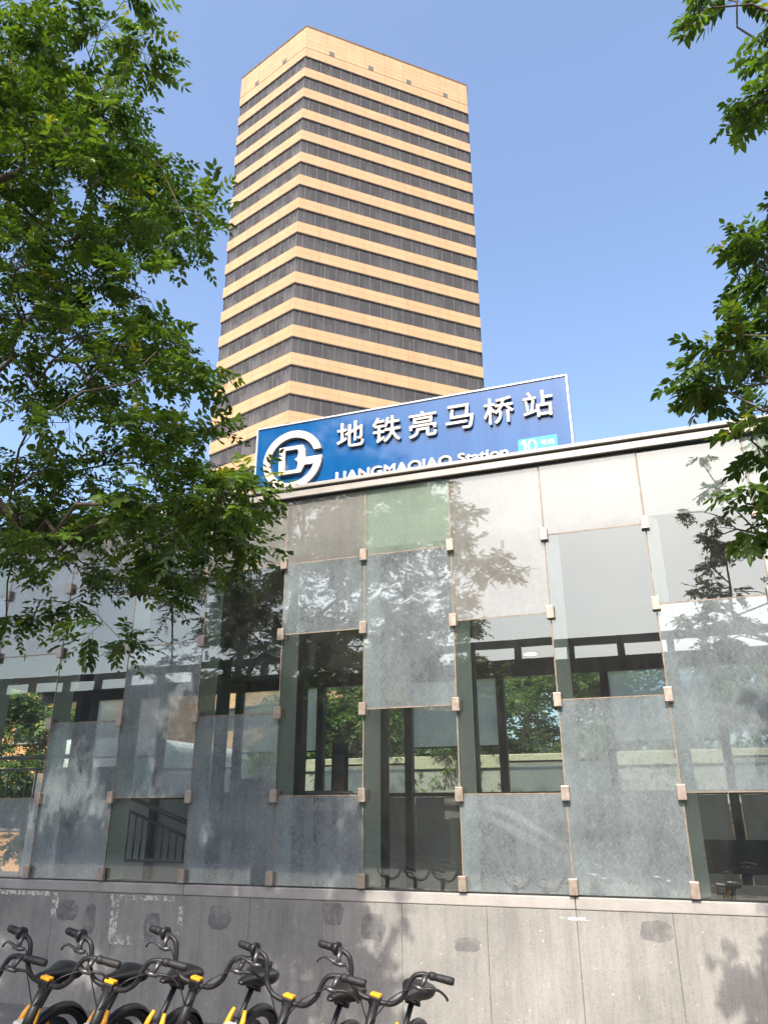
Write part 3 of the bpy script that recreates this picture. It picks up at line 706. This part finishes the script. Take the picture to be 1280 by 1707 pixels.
def grow(name, label, group, foot, trunk_pts, r0, clumps, seed, leafmat, leaf=.05, lpt=7, dens=1.0, leaf_len=.22, npairs=5, twk=1.0, cat='tree', plw=.28):
    """clumps: (Vector centre, radius). Limbs run from the trunk to every clump, twigs fan out in it, leaves sit on the twigs."""
    rng = random.Random(seed); root = empty(name, foot); tag(root, label, cat, group); F0 = Vector(foot)
    nodes = [Vector(p) for p in trunk_pts]; par = [i-1 for i in range(len(nodes))]; ntr = len(nodes); plen = [0.]
    for i in range(1, ntr): plen.append(plen[-1] + (nodes[i]-nodes[i-1]).length)
    axis = nodes[ntr//2]
    order = sorted(range(len(clumps)), key=lambda i: (clumps[i][0]-axis).length)
    cl_node = {}
    arr = np.array([tuple(v) for v in nodes])
    pl = np.array(plen)
    def addpath(i0, p, steps, wob):
        nonlocal arr, pl
        a = nodes[i0]; prev = i0; D = (p-a); 
        for k in range(1, steps+1):
            t = k/steps
            q = a + D*t + Vector((0,0,1))*(math.sin(t*math.pi)*D.length*.10)
            if k < steps: q += Vector((rng.gauss(0,1), rng.gauss(0,1), rng.gauss(0,1)))*wob
            nodes.append(q); par.append(prev); prev = len(nodes)-1
            arr = np.vstack([arr, tuple(q)]); pl = np.append(pl, pl[par[prev]] + (q-nodes[par[prev]]).length)
        return prev
    for i in order:
        p, r = clumps[i]; pa = np.array(tuple(p)); dd = np.linalg.norm(arr-pa, axis=1)
        up = np.maximum(0, arr[:, 2]-pa[2])
        cost = dd + .3*up + plw*pl; cost[:2] += 5
        j = int(cost.argmin()); steps = max(2, int(dd[j]/.28))
        cl_node[i] = addpath(j, p, steps, .035)
    B, Dv, U, Ls = [], [], [], []
    tips = [0]*len(nodes)
    for i, (p, r) in enumerate(clumps):
        nt_ = max(2, int(round(dens*(r/.2)**2*3.2)))
        pn = nodes[par[cl_node[i]]]; fwd = (p-pn).normalized()
        for k in range(nt_):
            dv = Vector((rng.gauss(0,1), rng.gauss(0,1), rng.gauss(0,.55))).normalized()
            dv = (dv + fwd*.35).normalized(); ln = r*rng.uniform(.65, 1.2)*twk
            st_ = p + Vector((rng.uniform(-1,1), rng.uniform(-1,1), rng.uniform(-1,1)))*r*.25
            j0 = len(nodes); q1 = st_ + dv*ln*.5 + Vector((0,0,.02)); q2 = st_ + dv*ln - Vector((0,0,ln*.06))
            nodes.extend([q1, q2]); par.extend([cl_node[i], j0]); tips.extend([0, 1])
            for m_ in range(lpt):
                t = .25 + .75*(m_+rng.random()*.5)/lpt
                bp = (st_*(1-2*t)+q1*2*t) if t < .5 else (q1*(2-2*t)+q2*(2*t-1))
                hz = dv.cross(Vector((0,0,1)));  hz = hz.normalized() if hz.length > .1 else Vector((1,0,0))
                sgn = 1 if m_ % 2 else -1
                ld = dv*rng.uniform(.25,.8) + hz*sgn*rng.uniform(.5,1.0) + Vector((0,0,rng.uniform(-.55,.25)))
                if m_ == lpt-1: ld = dv + Vector((0,0,-.15))
                B.append(tuple(bp)); Dv.append(tuple(ld)); U.append((rng.gauss(0,.35), rng.gauss(0,.35), 1)); Ls.append(leaf_len*rng.uniform(.7,1.2))
    cnt = list(tips)
    for i in range(len(nodes)-1, 0, -1):
        cnt[par[i]] += max(cnt[i], .5)
    ct0 = max(cnt[0], 1)
    def rad(i): return max(.0016, r0*(cnt[i]/ct0)**.58)
    wood = MB(); kids = {}
    for i in range(1, len(nodes)): kids.setdefault(par[i], []).append(i)
    stack = [(0, None)]
    while stack:
        s_, pre = stack.pop(); chain = ([pre] if pre is not None else []) + [s_]; cur = s_
        while cur in kids:
            ks = sorted(kids[cur], key=lambda q: -cnt[q]); 
            for q in ks[1:]: stack.append((q, cur))
            cur = ks[0]; chain.append(cur)
        if len(chain) > 1:
            rr_ = [rad(c) for c in chain]
            if pre is not None: rr_[0] = min(rad(pre)*.85, rr_[1]*1.25)
            big = rr_[1] > .03
            wood.tube([nodes[c]-F0 for c in chain], rr_, 10 if big else (6 if rr_[1] > .008 else 4), caps=False)
    wood.build('trunk', M['bark'], root, smooth=True)
    B = np.array(B) - np.array(tuple(F0))
    leaves_to_object('crown', B, Dv, U, Ls, seed, leafmat, root, npairs, leaf)
    return root, len(B)

# left street tree: clumps where the boughs hang in view, and more of the crown beyond the frame
rl = random.Random(11)
LC = [(20,15,35),(60,20,38),(130,22,35),(185,45,38),(222,78,42),(245,70,28),(205,8,32),(165,70,26),(60,60,26),(70,70,18),
(15,100,50),(50,130,62),(40,200,75),(105,165,50),(165,150,36),(168,185,45),(195,175,26),(120,235,66),(40,285,76),(185,235,55),(228,268,46),(270,282,36),(150,310,66),(60,365,70),
(235,335,55),(295,345,50),(328,368,34),(285,392,45),(200,390,58),(120,400,60),(30,450,62),(160,452,42),(232,452,34),(95,485,55),(210,515,44),(250,500,24),(40,540,60),(125,560,66),(200,575,55),(258,585,46),
(318,585,40),(352,598,30),(298,612,34),(232,640,36),(150,640,56),(60,640,46),(15,600,50),(110,700,30),(190,690,34),(50,715,22),(250,712,46),(312,712,42),(350,722,34),(225,768,46),(290,775,56),(358,772,46),(388,794,38),(412,790,24),(418,815,20),
(60,790,46),(125,780,46),(15,830,60),(95,850,60),(180,835,58),(255,845,60),(330,855,60),(380,865,46),(408,902,24),(358,915,40),(300,905,48),(240,895,40),(60,895,46),(15,935,36),(130,940,44),(195,975,46),(285,960,26),(320,830,40),(370,835,36),(230,870,46),(150,880,46),(90,890,46),(30,870,50),(400,860,30),(350,890,36),(280,930,36),(110,1000,26),(168,1035,40),(200,1065,24),(55,1030,26),(15,1030,22),(270,1000,16)]
clL = []
def casts_on(c, s_lo, s_hi, z_lo):
    """would a clump here shade the sunlit part of the facade"""
    t = (WO - c).dot(nv) / (-sund).dot(nv); P = c - sund*t; q = (P - WO).dot(wv)
    return s_lo < q < s_hi and P.z > z_lo
for px, py, rp in LC:
    for lay in range(2 if rp > 40 else 1):
        dep = 5.0 - (px/430)*.35 + rl.uniform(-.55, .55) + lay*.9 + (0.5 if py < 500 else 0)
        clL.append((at(px + rl.uniform(-6,6), py + rl.uniform(-6,6), dep), rp/FPX*dep*.92))
FA = Vector((-6.6, 3.2, GZ)); tr_pts = [FA, FA+Vector((.03,.03,1.0)), FA+Vector((.12,.06,2.0)), FA+Vector((.3,.12,2.9)), FA+Vector((.6,.2,3.7)), FA+Vector((.85,.25,4.7)), FA+Vector((1.0,.3,5.8)), FA+Vector((1.05,.3,7.0)), FA+Vector((1.0,.25,8.2))]
k = 0
while k < 190:
    v = Vector((rl.gauss(0,1), rl.gauss(0,1), rl.gauss(0,1))).normalized()*rl.random()**.4
    c = FA + Vector((1.5, 1.0, 6.9)) + Vector((v.x*4.4, v.y*4.0, v.z*3.4)); X, Y_, d = prj(c)
    if d > .3 and -90 < X < 1400 and -150 < Y_ < 1800: continue
    if c.z < 3.0 or (d < 1.5 and c.x > -1.5) or casts_on(c, -1.95, 9, 1.2): continue
    clL.append((c, rl.uniform(.28, .45))); k += 1
k = 0
while k < 38:      # the part of the crown that keeps the left of the facade in shade
    P = WP(rl.uniform(-8.5, -2.1), 0, rl.uniform(2.2, 4.9)); c = P + sund*rl.uniform(3.0, 7.0); X, Y_, d = prj(c)
    k += 1
    if -90 < X < 1400 and -150 < Y_ < 1800 or c.z < 3.5: continue
    clL.append((c, rl.uniform(.3, .45)))
_, nL = grow('street_tree', 'large leafy street tree whose boughs hang over the left half of the station', None, FA, tr_pts, .17, clL, 21, M['leaf'], leaf=.058, dens=1.12)

RCL = [(1150,12,22),(1190,2,26),(1275,30,46),(1255,85,44),(1240,140,36),(1275,140,42),(1213,182,16),(1240,172,22),(1265,345,34),(1240,365,36),(1280,380,40),(1225,415,38),(1262,415,45),(1190,458,22),(1250,445,34),
(1275,535,44),(1200,558,30),(1150,585,32),(1128,605,20),(1180,610,36),(1232,590,44),(1275,610,50),(1150,645,26),(1195,645,28),(1235,685,32),(1275,690,46),(1215,735,36),(1270,765,40),(1230,815,36),(1265,840,40),(1215,880,22),(1265,880,30),(1290,720,50),(1300,560,50)]
clR = []; rr2 = random.Random(8)
for px, py, rp in RCL:
    dep = 4.3 + rr2.uniform(-.4,.4); clR.append((at(px+38, py, dep), rp/FPX*dep*.7))
FB = Vector((5.4, 2.6, GZ)); tb = [FB, FB+Vector((-.05,0,1.0)), FB+Vector((-.15,.05,2.1)), FB+Vector((-.3,.1,3.2)), FB+Vector((-.5,.15,4.3)), FB+Vector((-.6,.2,5.6)), FB+Vector((-.6,.2,7.0))]
k = 0
while k < 70:
    v = Vector((rr2.gauss(0,1), rr2.gauss(0,1), rr2.gauss(0,1))).normalized()*rr2.random()**.4
    c = FB + Vector((-.5,.2,5.8)) + Vector((v.x*3.4, v.y*3.3, v.z*2.8)); X, Y_, d = prj(c)
    if d > .3 and -90 < X < 1400 and -150 < Y_ < 1800: continue
    if c.z < 3.2 or c.x < 1.6 or casts_on(c, -3, 3.0, .75): continue
    clR.append((c, rr2.uniform(.26, .42))); k += 1
_, nR = grow('street_tree', 'street tree whose branch tips reach in from the right edge of the view', None, FB, tb, .15, clR, 33, M['leaf'], leaf=.062, dens=.7, plw=.7, leaf_len=.19)

# trees and hedge behind the station, seen through its glass
def bg_tree(s, d, h, seed, label):
    foot = WP(s, d, GZ); r = random.Random(seed); cl = []
    for k in range(34):
        v = Vector((r.gauss(0,1), r.gauss(0,1), r.gauss(0,1))).normalized()*r.random()**.35
        cl.append((foot + Vector((v.x*2.0, v.y*1.6, h*.60 + v.z*h*.38)), r.uniform(.4,.7)))
    tp = [foot + Vector((r.uniform(-.05,.05)*k, r.uniform(-.05,.05)*k, h*.14*k)) for k in range(6)]
    grow('garden_tree', label, 'garden trees behind the station', foot, tp, .10, cl, seed, M['leaf_far'], leaf=.11, lpt=6, dens=.8, leaf_len=.34, npairs=3)
for i, (s, d, h, lb) in enumerate([(-12.2, 8.6, 5.0, 'green tree beyond the far left opening, beside the white bus'), (-2.9, 10.6, 6.2, 'bright green tree behind the station, seen left of the information totem'),
    (-.4, 11.0, 6.8, 'bright green tree behind the station, seen right of the information totem'), (2.2, 10.7, 6.4, 'green tree behind the rear windows under the downlight'), (4.8, 11.0, 6.8, 'green tree behind the rear windows right of the downlight'), (7.2, 10.6, 6.5, 'green tree behind the frosted right end of the station'), (-5.6, 11.0, 6.4, 'green tree behind the station, showing dimly left of the middle panes')]):
    bg_tree(s, d, h, 50+i, lb)
pw = empty('planter_wall', WP(.6, 9.3, GZ), -YAW); tag(pw, 'low planter wall with a pale speckled coping behind the station', 'garden wall')
MB().box(-6, 9, 0, .35, 0, 2.6).build('wall', M['planter'], pw); MB().box(-6.05, 9.05, -.06, .41, 2.603, 2.88).build('coping', M['coping'], pw, bevel=.02)
hb = []; hd = []; hu = []; hl = []; r_ = random.Random(4)
for k in range(2600):
    q = (r_.uniform(-3.6, 6.6), r_.uniform(-.28, .0) if r_.random() < .7 else r_.uniform(-.28, .3), r_.uniform(.1, 2.2)); hb.append(q)
    hd.append((r_.gauss(0,1), -abs(r_.gauss(0,1)), r_.gauss(0,.8))); hu.append((r_.gauss(0,.5), -1, .6)); hl.append(.12)
he = empty('clipped_hedge', WP(.6, 8.9, GZ), -YAW); tag(he, 'dark clipped hedge in front of the planter wall behind the station', 'hedge')
leaves_to_object('foliage', hb, hd, hu, hl, 77, M['leaf_hedge'], he, 3, .05, .6)
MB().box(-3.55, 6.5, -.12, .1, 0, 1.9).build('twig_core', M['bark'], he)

bb = empty('orange_building', WP(-21.5, 14, GZ), -YAW); tag(bb, 'orange brown building seen through the far left of the station', 'building')
MB().box(-5, 5, 0, 8, 0, 9).build('wall', M['brick'], bb); MB().box(-5.1, 5.1, -.1, 8.1, 9.003, 9.4).build('roof', M['planter'], bb)
for i in range(4):
    for j in range(3):
        x = -4.1 + 2.4*i; z = 1.2 + 2.7*j
        w_ = MB().box(x, x+1.2, -.06, .0, z, z+1.4).build('window', M['planter'], bb); MB().box(x+.07, x+1.13, -.075, -.061, z+.07, z+1.33).build('pane', M['dark_glass'], w_)
bu = empty('white_bus', WP(-6.75, 5.6, GZ), -YAW + R(90)); tag(bu, 'white bus with rounded roof edge parked beyond the far left opening', 'bus')
mb = MB().box(-.2, 8, 0, 2.4, .35, 3.15); mb.build('body', M['bus'], bu, bevel=.22, seg=4)
MB().box(-.215,-.19,.35,2.05,1.6,2.6).build('rear_window', M['dark_glass'], bu)
for i in range(5): MB().box(.25+1.5*i, 1.55+1.5*i, -.012, .01, 1.5, 2.5).build('window', M['dark_glass'], bu)
for x in (1.3, 6.2):
    for y in (.12, 2.28):
        q = MB().ring((0,0,0), (0,1,0), .34, .12, 24, 8).build('wheel', M['black_rubber'], bu, smooth=True, loc=(x, y, .46)); MB().tube([(0,-.09,0),(0,.09,0)], .24, 16).build('rim', M['alu'], q)

# building across the street behind the viewer: it shows mirrored in the glass
ob = empty('street_building', WP(0, -25, GZ), -YAW); tag(ob, 'long dark building with a slotted roof parapet, mirrored in the station glass', 'building')
MB().box(-45, 45, -6, 0, 0, 7.6).build('wall', M['street_wall'], ob)
mb = MB().box(-45, 45, -.5, -.1, 8.17, 8.45); mb.build('parapet_rail', M['rail_dark'], ob)
mb = MB(); x = -45
for k in range(45): mb.box(x, x+.28, -.45, -.15, 7.603, 8.168); x += 2.0
mb.build('parapet_posts', M['rail_dark'], ob)
for k in range(22):
    x = -43 + 4*k
    w_ = MB().box(x, x+2.4, .0, .06, 1.0, 3.4).build('window', M['rail_dark'], ob); MB().box(x+.1, x+2.3, .061, .075, 1.1, 3.3).build('pane', M['dark_glass'], w_)

# ------------------------------------------------------------------ shared bicycles (local x forward, z up)
STEER = R(3)
def make_bike():
    b = empty('bicycle')
    hub_f = Vector((.58,0,.33)); hub_r = Vector((-.48,0,.33)); clamp = Vector((.285,0,.925)); ax = (clamp - Vector((.40,0,.58))).normalized()
    pivot = Vector((.40,0,.58))
    SM = Matrix.Translation(pivot) @ Matrix.Rotation(STEER, 4, ax) @ Matrix.Translation(-pivot)
    def T(p): return SM @ Vector(p)
    # frame
    f = MB()
    f.tube([(.395,0,.60),(.30,0,.46),(.10,0,.33),(-.10,0,.31)], [.034,.036,.034,.032], 12, smooth=4)
    f.tube([(-.10,0,.30),(-.20,0,.52)], [.03,.026], 12)
    for s in (-1, 1):
        f.tube([(-.11,s*.03,.30),(-.48,s*.065,.33)], .013, 8); f.tube([(-.215,s*.02,.52),(-.48,s*.065,.34)], .012, 8)
    f.build('frame', M['yellow'], b, smooth=True)
    # yellow shield round the foot of the seat post, pale centre
    g = MB()
    g.tube([(-.155,-.042,.46),(-.215,-.048,.62),(-.250,-.035,.70)], [.016,.018,.010], 8, smooth=3)
    g.tube([(-.155,.042,.46),(-.215,.048,.62),(-.250,.035,.70)], [.016,.018,.010], 8, smooth=3)
    sh = g.build('post_shield', M['yellow'], b, smooth=True)
    MB().box(-.205,-.135,-.032,.032,.44,.645).build('pale_cover', M['offwhite'], sh, bevel=.012, seg=2)
    MB().tube([(-.225,0,.57),(-.255,0,.655)], .033, 12).build('post_collar', M['black_plastic'], b, smooth=True)
    # seat post and saddle
    dz = Vector((-.36,0,.80)) - Vector((-.21,0,.55))
    sp = MB().tube([(-.21,0,.55),(-.335,0,.765)], [.0175,.0165], 12).tube([(-.335,0,.765),(-.345,0,.79)], .024, 10)
    sp.tube([(-.38,-.03,.775),(-.31,-.03,.785)], .007, 6).tube([(-.38,.03,.775),(-.31,.03,.785)], .007, 6).tube([(-.36,-.045,.765),(-.36,.045,.765)], .012, 8)
    spo = sp.build('seat_post', M['black_paint'], b, smooth=True)
    sd = MB(); secs = []
    for (x, w, zt, th) in ((-.175,.012,.835,.020),(-.19,.024,.842,.034),(-.24,.033,.845,.05),(-.30,.045,.842,.065),(-.36,.072,.842,.085),(-.41,.100,.846,.098),(-.46,.108,.850,.10),(-.495,.092,.850,.085),(-.515,.05,.845,.05),(-.522,.01,.835,.02)):
        ring = []
        for k in range(16):
            a = 2*math.pi*k/16; c, s_ = math.cos(a), math.sin(a)
            yy = w*abs(c)**.8*(1 if c >= 0 else -1); zz = zt - .0 + (th*.28*s_ if s_ > 0 else th*.9*s_*(.35+.65*abs(c)))
            ring.append((x, yy, zz))
        secs.append(ring)
    o_ = 0
    for r_ in secs: sd.v += r_
    for i in range(len(secs)-1):
        for k in range(16):
            k2 = (k+1) % 16; sd.f.append((i*16+k, i*16+k2, (i+1)*16+k2, (i+1)*16+k)); sd.m.append(0)
    sd.v = [(-.36+(x+.36)*1.0, y*1.0, z-.012) for x, y, z in sd.v]; sd.f.append(tuple(range(15,-1,-1))); sd.m.append(0); sd.f.append(tuple((len(secs)-1)*16+k for k in range(16))); sd.m.append(0)
    sdo = sd.build('saddle', M['saddle'], b, smooth=True); sdo.modifiers.new('s', 'SUBSURF').render_levels = 1
    for s in (-1, 1):
        pass
    MB().tube([(-.46,-.045,.79),(-.38,-.03,.775)], .005, 6).tube([(-.46,.045,.79),(-.38,.03,.775)], .005, 6).tube([(-.31,-.03,.785),(-.22,-.012,.815)], .005, 6).tube([(-.31,.03,.785),(-.22,.012,.815)], .005, 6).tube([(-.31,-.035,.785),(-.31,.035,.785)], .005, 6).build('saddle_rail', M['alu'], sdo, smooth=True)
    # wheels
    def wheel(name, hub, Tm):
        w = MB(); 
        r0_ = MB().ring((0,0,0), (0,1,0), .290, .013, 40, 8)
        e_ = empty(name); e_.parent = b; e_.matrix_local = Tm @ Matrix.Translation(hub)
        MB().ring((0,0,0), (0,1,0), .310, .021, 44, 10).build('tyre', M['black_rubber'], e_, smooth=True)
        r0_.build('rim', M['black_paint'], e_, smooth=True)
        s_ = MB()
        for k in range(5):
            a = 2*math.pi*k/5
            s_.tube([(.02*math.cos(a),0,.02*math.sin(a)),(.283*math.cos(a),0,.283*math.sin(a))], [.016,.010], 6)
        s_.tube([(0,-.05,0),(0,.05,0)], .035, 12); s_.build('spokes', M['yellow'], e_, smooth=True)
        return e_
    wheel('rear_wheel', hub_r, Matrix.Identity(4)); wheel('front_wheel', hub_f, SM)
    def fender(name, hub, a0, a1, Tm):
        mb = MB(); n = 20; 
        for i in range(n+1):
            a = a0+(a1-a0)*i/n
            for k in range(7):
                t = -1+2*k/6; rr_ = .348 - .022*t*t
                mb.v.append(tuple(Tm @ (hub + Vector((rr_*math.cos(a), .036*t, rr_*math.sin(a))))))
        for i in range(n):
            for k in range(6): mb.f.append((i*7+k, i*7+k+1, (i+1)*7+k+1, (i+1)*7+k)); mb.m.append(0)
        o = mb.build(name, M['black_plastic'], b, smooth=True); q = o.modifiers.new('t', 'SOLIDIFY'); q.thickness = .004
    fender('rear_fender', hub_r, R(-5), R(175), Matrix.Identity(4)); fender('front_fender', hub_f, R(5), R(150), SM)
    # skirt disc on the rear wheel side
    sk_ = MB(); n = 28; vs = [(-.48, -.052, .33)] + [(-.48+.255*math.cos(2*math.pi*k/n), -.046, .33+.255*math.sin(2*math.pi*k/n)) for k in range(n)]
    sk_.add(vs, [(0, 1+k, 1+(k+1) % n) for k in range(n)]); q = sk_.build('wheel_guard', pbr('guard', (.035,.04,.038), .5), b, smooth=True); q.modifiers.new('t', 'SOLIDIFY').thickness = .004
    # fork and stem
    fk = MB()
    for s in (-1, 1): fk.tube([T((.41,s*.02,.60)), T((.455,s*.05,.53)), T((.58,s*.055,.33))], [.015,.015,.011], 8, smooth=3)
    fk.build('fork', M['black_paint'], b, smooth=True)
    MB().tube([(.412,0,.545),(.349,0,.735)], [.036,.030], 14).build('head_tube', M['yellow'], b, smooth=True)
    MB().tube([T((.350,0,.733)), T((.335,0,.78)), T(clamp)], [.028,.026,.024], 12).build('stem', M['black_paint'], b, smooth=True)
    # handlebar
    hp = [(0,0,0),(0,.045,0),(0,.10,.012),(-.004,.145,.055),(-.010,.160,.110),(-.014,.182,.155),(-.020,.222,.172),(-.026,.255,.174)]
    full = [clamp + Vector((x,-y,z)) for x,y,z in reversed(hp[1:])] + [clamp + Vector(p) for p in hp]
    hb_ = MB().tube([T(p) for p in full], .013, 10, smooth=5).build('handlebar', M['black_paint'], b, smooth=True)
    for s in (-1, 1):
        e0 = clamp + Vector((-.026, s*.255, .174)); e1 = clamp + Vector((-.062, s*.380, .168)); dv = (e1-e0)
        pr = [0,.04,.06,.2,.22,.45,.47,.50,.53,.56,.59,.62,.65,.9,1.0]; rr_ = [.014,.019,.0205,.0205,.018,.0185,.0205,.018,.0205,.018,.0205,.018,.0195,.0195,.0165]
        gp = MB().tube([T(e0+dv*t) for t in pr], rr_, 14); gp.build('grip', M['black_rubber'], hb_, smooth=True)
        # brake lever with its bracket below the bar
        c0 = clamp + Vector((-.022, s*.238, .172))
        br = MB().tube([T(c0), T(c0+Vector((.018,0,-.028))), T(c0+Vector((.030,-s*.012,-.055)))], [.017,.013,.012], 10)
        br.tube([T(c0+Vector((.03,-s*.05,-.052))), T(c0+Vector((.032,-s*.02,-.058))), T(c0+Vector((.03,s*.02,-.058)))], [.008,.013,.010], 8)
        br.build('lever_bracket', M['alu'], hb_, smooth=True)
        lv = MB().tube([T(c0+Vector((.03,s*.0,-.058))), T(c0+Vector((.026,s*.045,-.048))), T(c0+Vector((.012,s*.085,-.050))), T(c0+Vector((-.006,s*.118,-.072))), T(c0+Vector((-.012,s*.128,-.088)))], [.010,.008,.0065,.006,.007], 8, smooth=4)
        lv.build('brake_lever', M['black_paint'] if s > 0 else M['alu'], hb_, smooth=True)
    e0 = clamp + Vector((-.026, -.255, .174)); dv = Vector((-.036,-.125,-.006)).normalized()
    MB().tube([T(e0-dv*.004), T(e0), T(e0+dv*.012), T(e0+dv*.022), T(e0+dv*.04)], [.02,.034,.034,.026,.021], 16).build('bell_ring', M['black_plastic'], hb_, smooth=True)
    # clamp block with yellow cover
    CM = SM @ Matrix.Translation(clamp)
    cb = MB().box(-.024,.024,-.030,.030,-.02,.019, M=CM).build('bar_clamp', M['black_plastic'], b, bevel=.004, seg=2)
    MB().box(-.020,.020,-.028,.028,.0195,.034, M=CM).build('clamp_cover', M['yellow'], cb, bevel=.003, seg=2)
    # cables
    cbm = MB()
    for s, q in ((1, .03), (-1, .05)):
        c0 = clamp + Vector((-.022, s*.195, .108))
        cbm.tube([T(c0), T(clamp+Vector((.05,s*.11,.06))), T(clamp+Vector((.055,s*.045,-.03))), T(clamp+Vector((.06,-s*.015,-.14))), (.39,-s*.03,.62)], .0035, 6, smooth=5)
    cbm.build('cable', M['black_plastic'], b, smooth=True)
    # basket with pale tray
    B0 = Matrix.Translation(Vector((.375, 0, .545)))
    bk = MB()
    for z, hw, l0, l1 in ((.20,.125,.12,.33),(.10,.115,.12,.31),(.0,.105,.12,.29)):
        bk.tube([SM@(B0@Vector(p)) for p in ((l0,-hw,z),(l1,-hw,z),(l1,hw,z),(l0,hw,z),(l0,-hw,z))], .005, 6)
    for yy in np.linspace(-.11, .11, 7):
        bk.tube([SM@(B0@Vector((.12,yy,.0))), SM@(B0@Vector((.12,yy*1.1,.20)))], .003, 5); bk.tube([SM@(B0@Vector((.29,yy,.0))), SM@(B0@Vector((.33,yy*1.1,.20)))], .003, 5)
    for xx in (.16,.20,.24,.28):
        for s in (-1,1): bk.tube([SM@(B0@Vector((xx-.01,s*.105,0))), SM@(B0@Vector((xx,s*.125,.20)))], .003, 5)
    bk.tube([SM@(B0@Vector((.12,0,.12))), T((.385,0,.64))], .012, 8)
    bko = bk.build('basket', M['black_paint'], b, smooth=True)
    MB().box(.11,.34,-.135,.135,.205,.222, M=SM@B0).build('tray', M['tray'], bko, bevel=.008, seg=2)
    # crank, pedals, stand
    ck = MB().tube([(-.10,-.06,.30),(-.10,.06,.30)], .022, 10); ck.tube([(-.10,-.07,.30),(-.02,-.07,.16)], .011, 8); ck.tube([(-.10,.07,.30),(-.18,.07,.44)], .011, 8)
    cko = ck.build('crank', M['alu'], b, smooth=True)
    MB().box(-.06,.03,-.17,-.085,.148,.172).build('pedal', M['black_plastic'], cko, bevel=.004); MB().box(-.225,-.135,.085,.17,.428,.452).build('pedal', M['black_plastic'], cko, bevel=.004)
    MB().tube([(-.40,.07,.29),(-.38,.15,.15),(-.37,.205,.022)], [.010,.010,.012], 8).build('kickstand', M['alu'], b, smooth=True)
    return b, SM @ clamp
bike, CL = make_bike()
def place(o, target, heading, lean, seat_dz, BS=1.04):
    RM = Matrix.Rotation(heading, 4, 'Z') @ Matrix.Rotation(lean, 4, 'X')
    base = Vector(target) - RM @ CL * BS
    o.rotation_euler = RM.to_euler(); o.location = (base.x, base.y, GZ + .012); o.scale = (BS, BS, BS)
    for ch in o.children:
        if ch.name.startswith(('saddle', 'seat_post')) : ch.location = (-.50*seat_dz, 0, seat_dz)
FR = 'shared bicycles parked along the station wall'
bl = [((-2.29,4.87), -110, .035, 1.04, 'black and yellow shared bicycle at the left edge, only right grip and saddle in view'),
      ((-1.86,4.81), -111, .03, 1.04, 'shared bicycle second from the left, its handlebar before the leftmost saddle'),
      ((-1.48,4.72), -109, .04, 1.04, 'shared bicycle third from the left, in front of the white-streaked stone joint'),
      ((-1.035,4.79), -111, .02, 1.04, 'shared bicycle in the middle of the row with a long brake lever pointing left'),
      ((-.50,4.55), -114, .02, 1.0, 'shared bicycle second from the right, its right grip crossing the last handlebar'),
      ((-.055,4.57), -111, .02, 1.0, 'shared bicycle at the right end of the row, its handlebar clear against bare stone')]
def drop_basket(o):
    for ch in list(o.children):
        if ch.name.startswith('basket'):
            for g_ in list(ch.children): bpy.data.objects.remove(g_)
            bpy.data.objects.remove(ch)
for i in range(5):
    o = copy_tree(bike); place(o, (-.9 + .95*i, 1.35 - .16*i, 0), R(-112 + 3*(i % 2)), R(-7), .02)
    tag(o, 'shared bicycle of the nearer row, seen only mirrored low in the station glass', 'bicycle', 'nearer row of shared bicycles mirrored in the glass')
for i, (xy, hd_, sdz, bs, lb) in enumerate(bl):
    o = bike if i == 0 else copy_tree(bike)
    if i == 2: BK = o
    place(o, (xy[0], xy[1], 0), R(hd_), R(-10), sdz, bs); tag(o, lb, 'bicycle', FR)
for o in [q for q in bpy.data.objects if q.parent is None and q.get('group') == FR]:
    if not ('second from the left' in o['label'] or 'third from the left' in o['label']): drop_basket(o)
print('leaves', nL, nR)
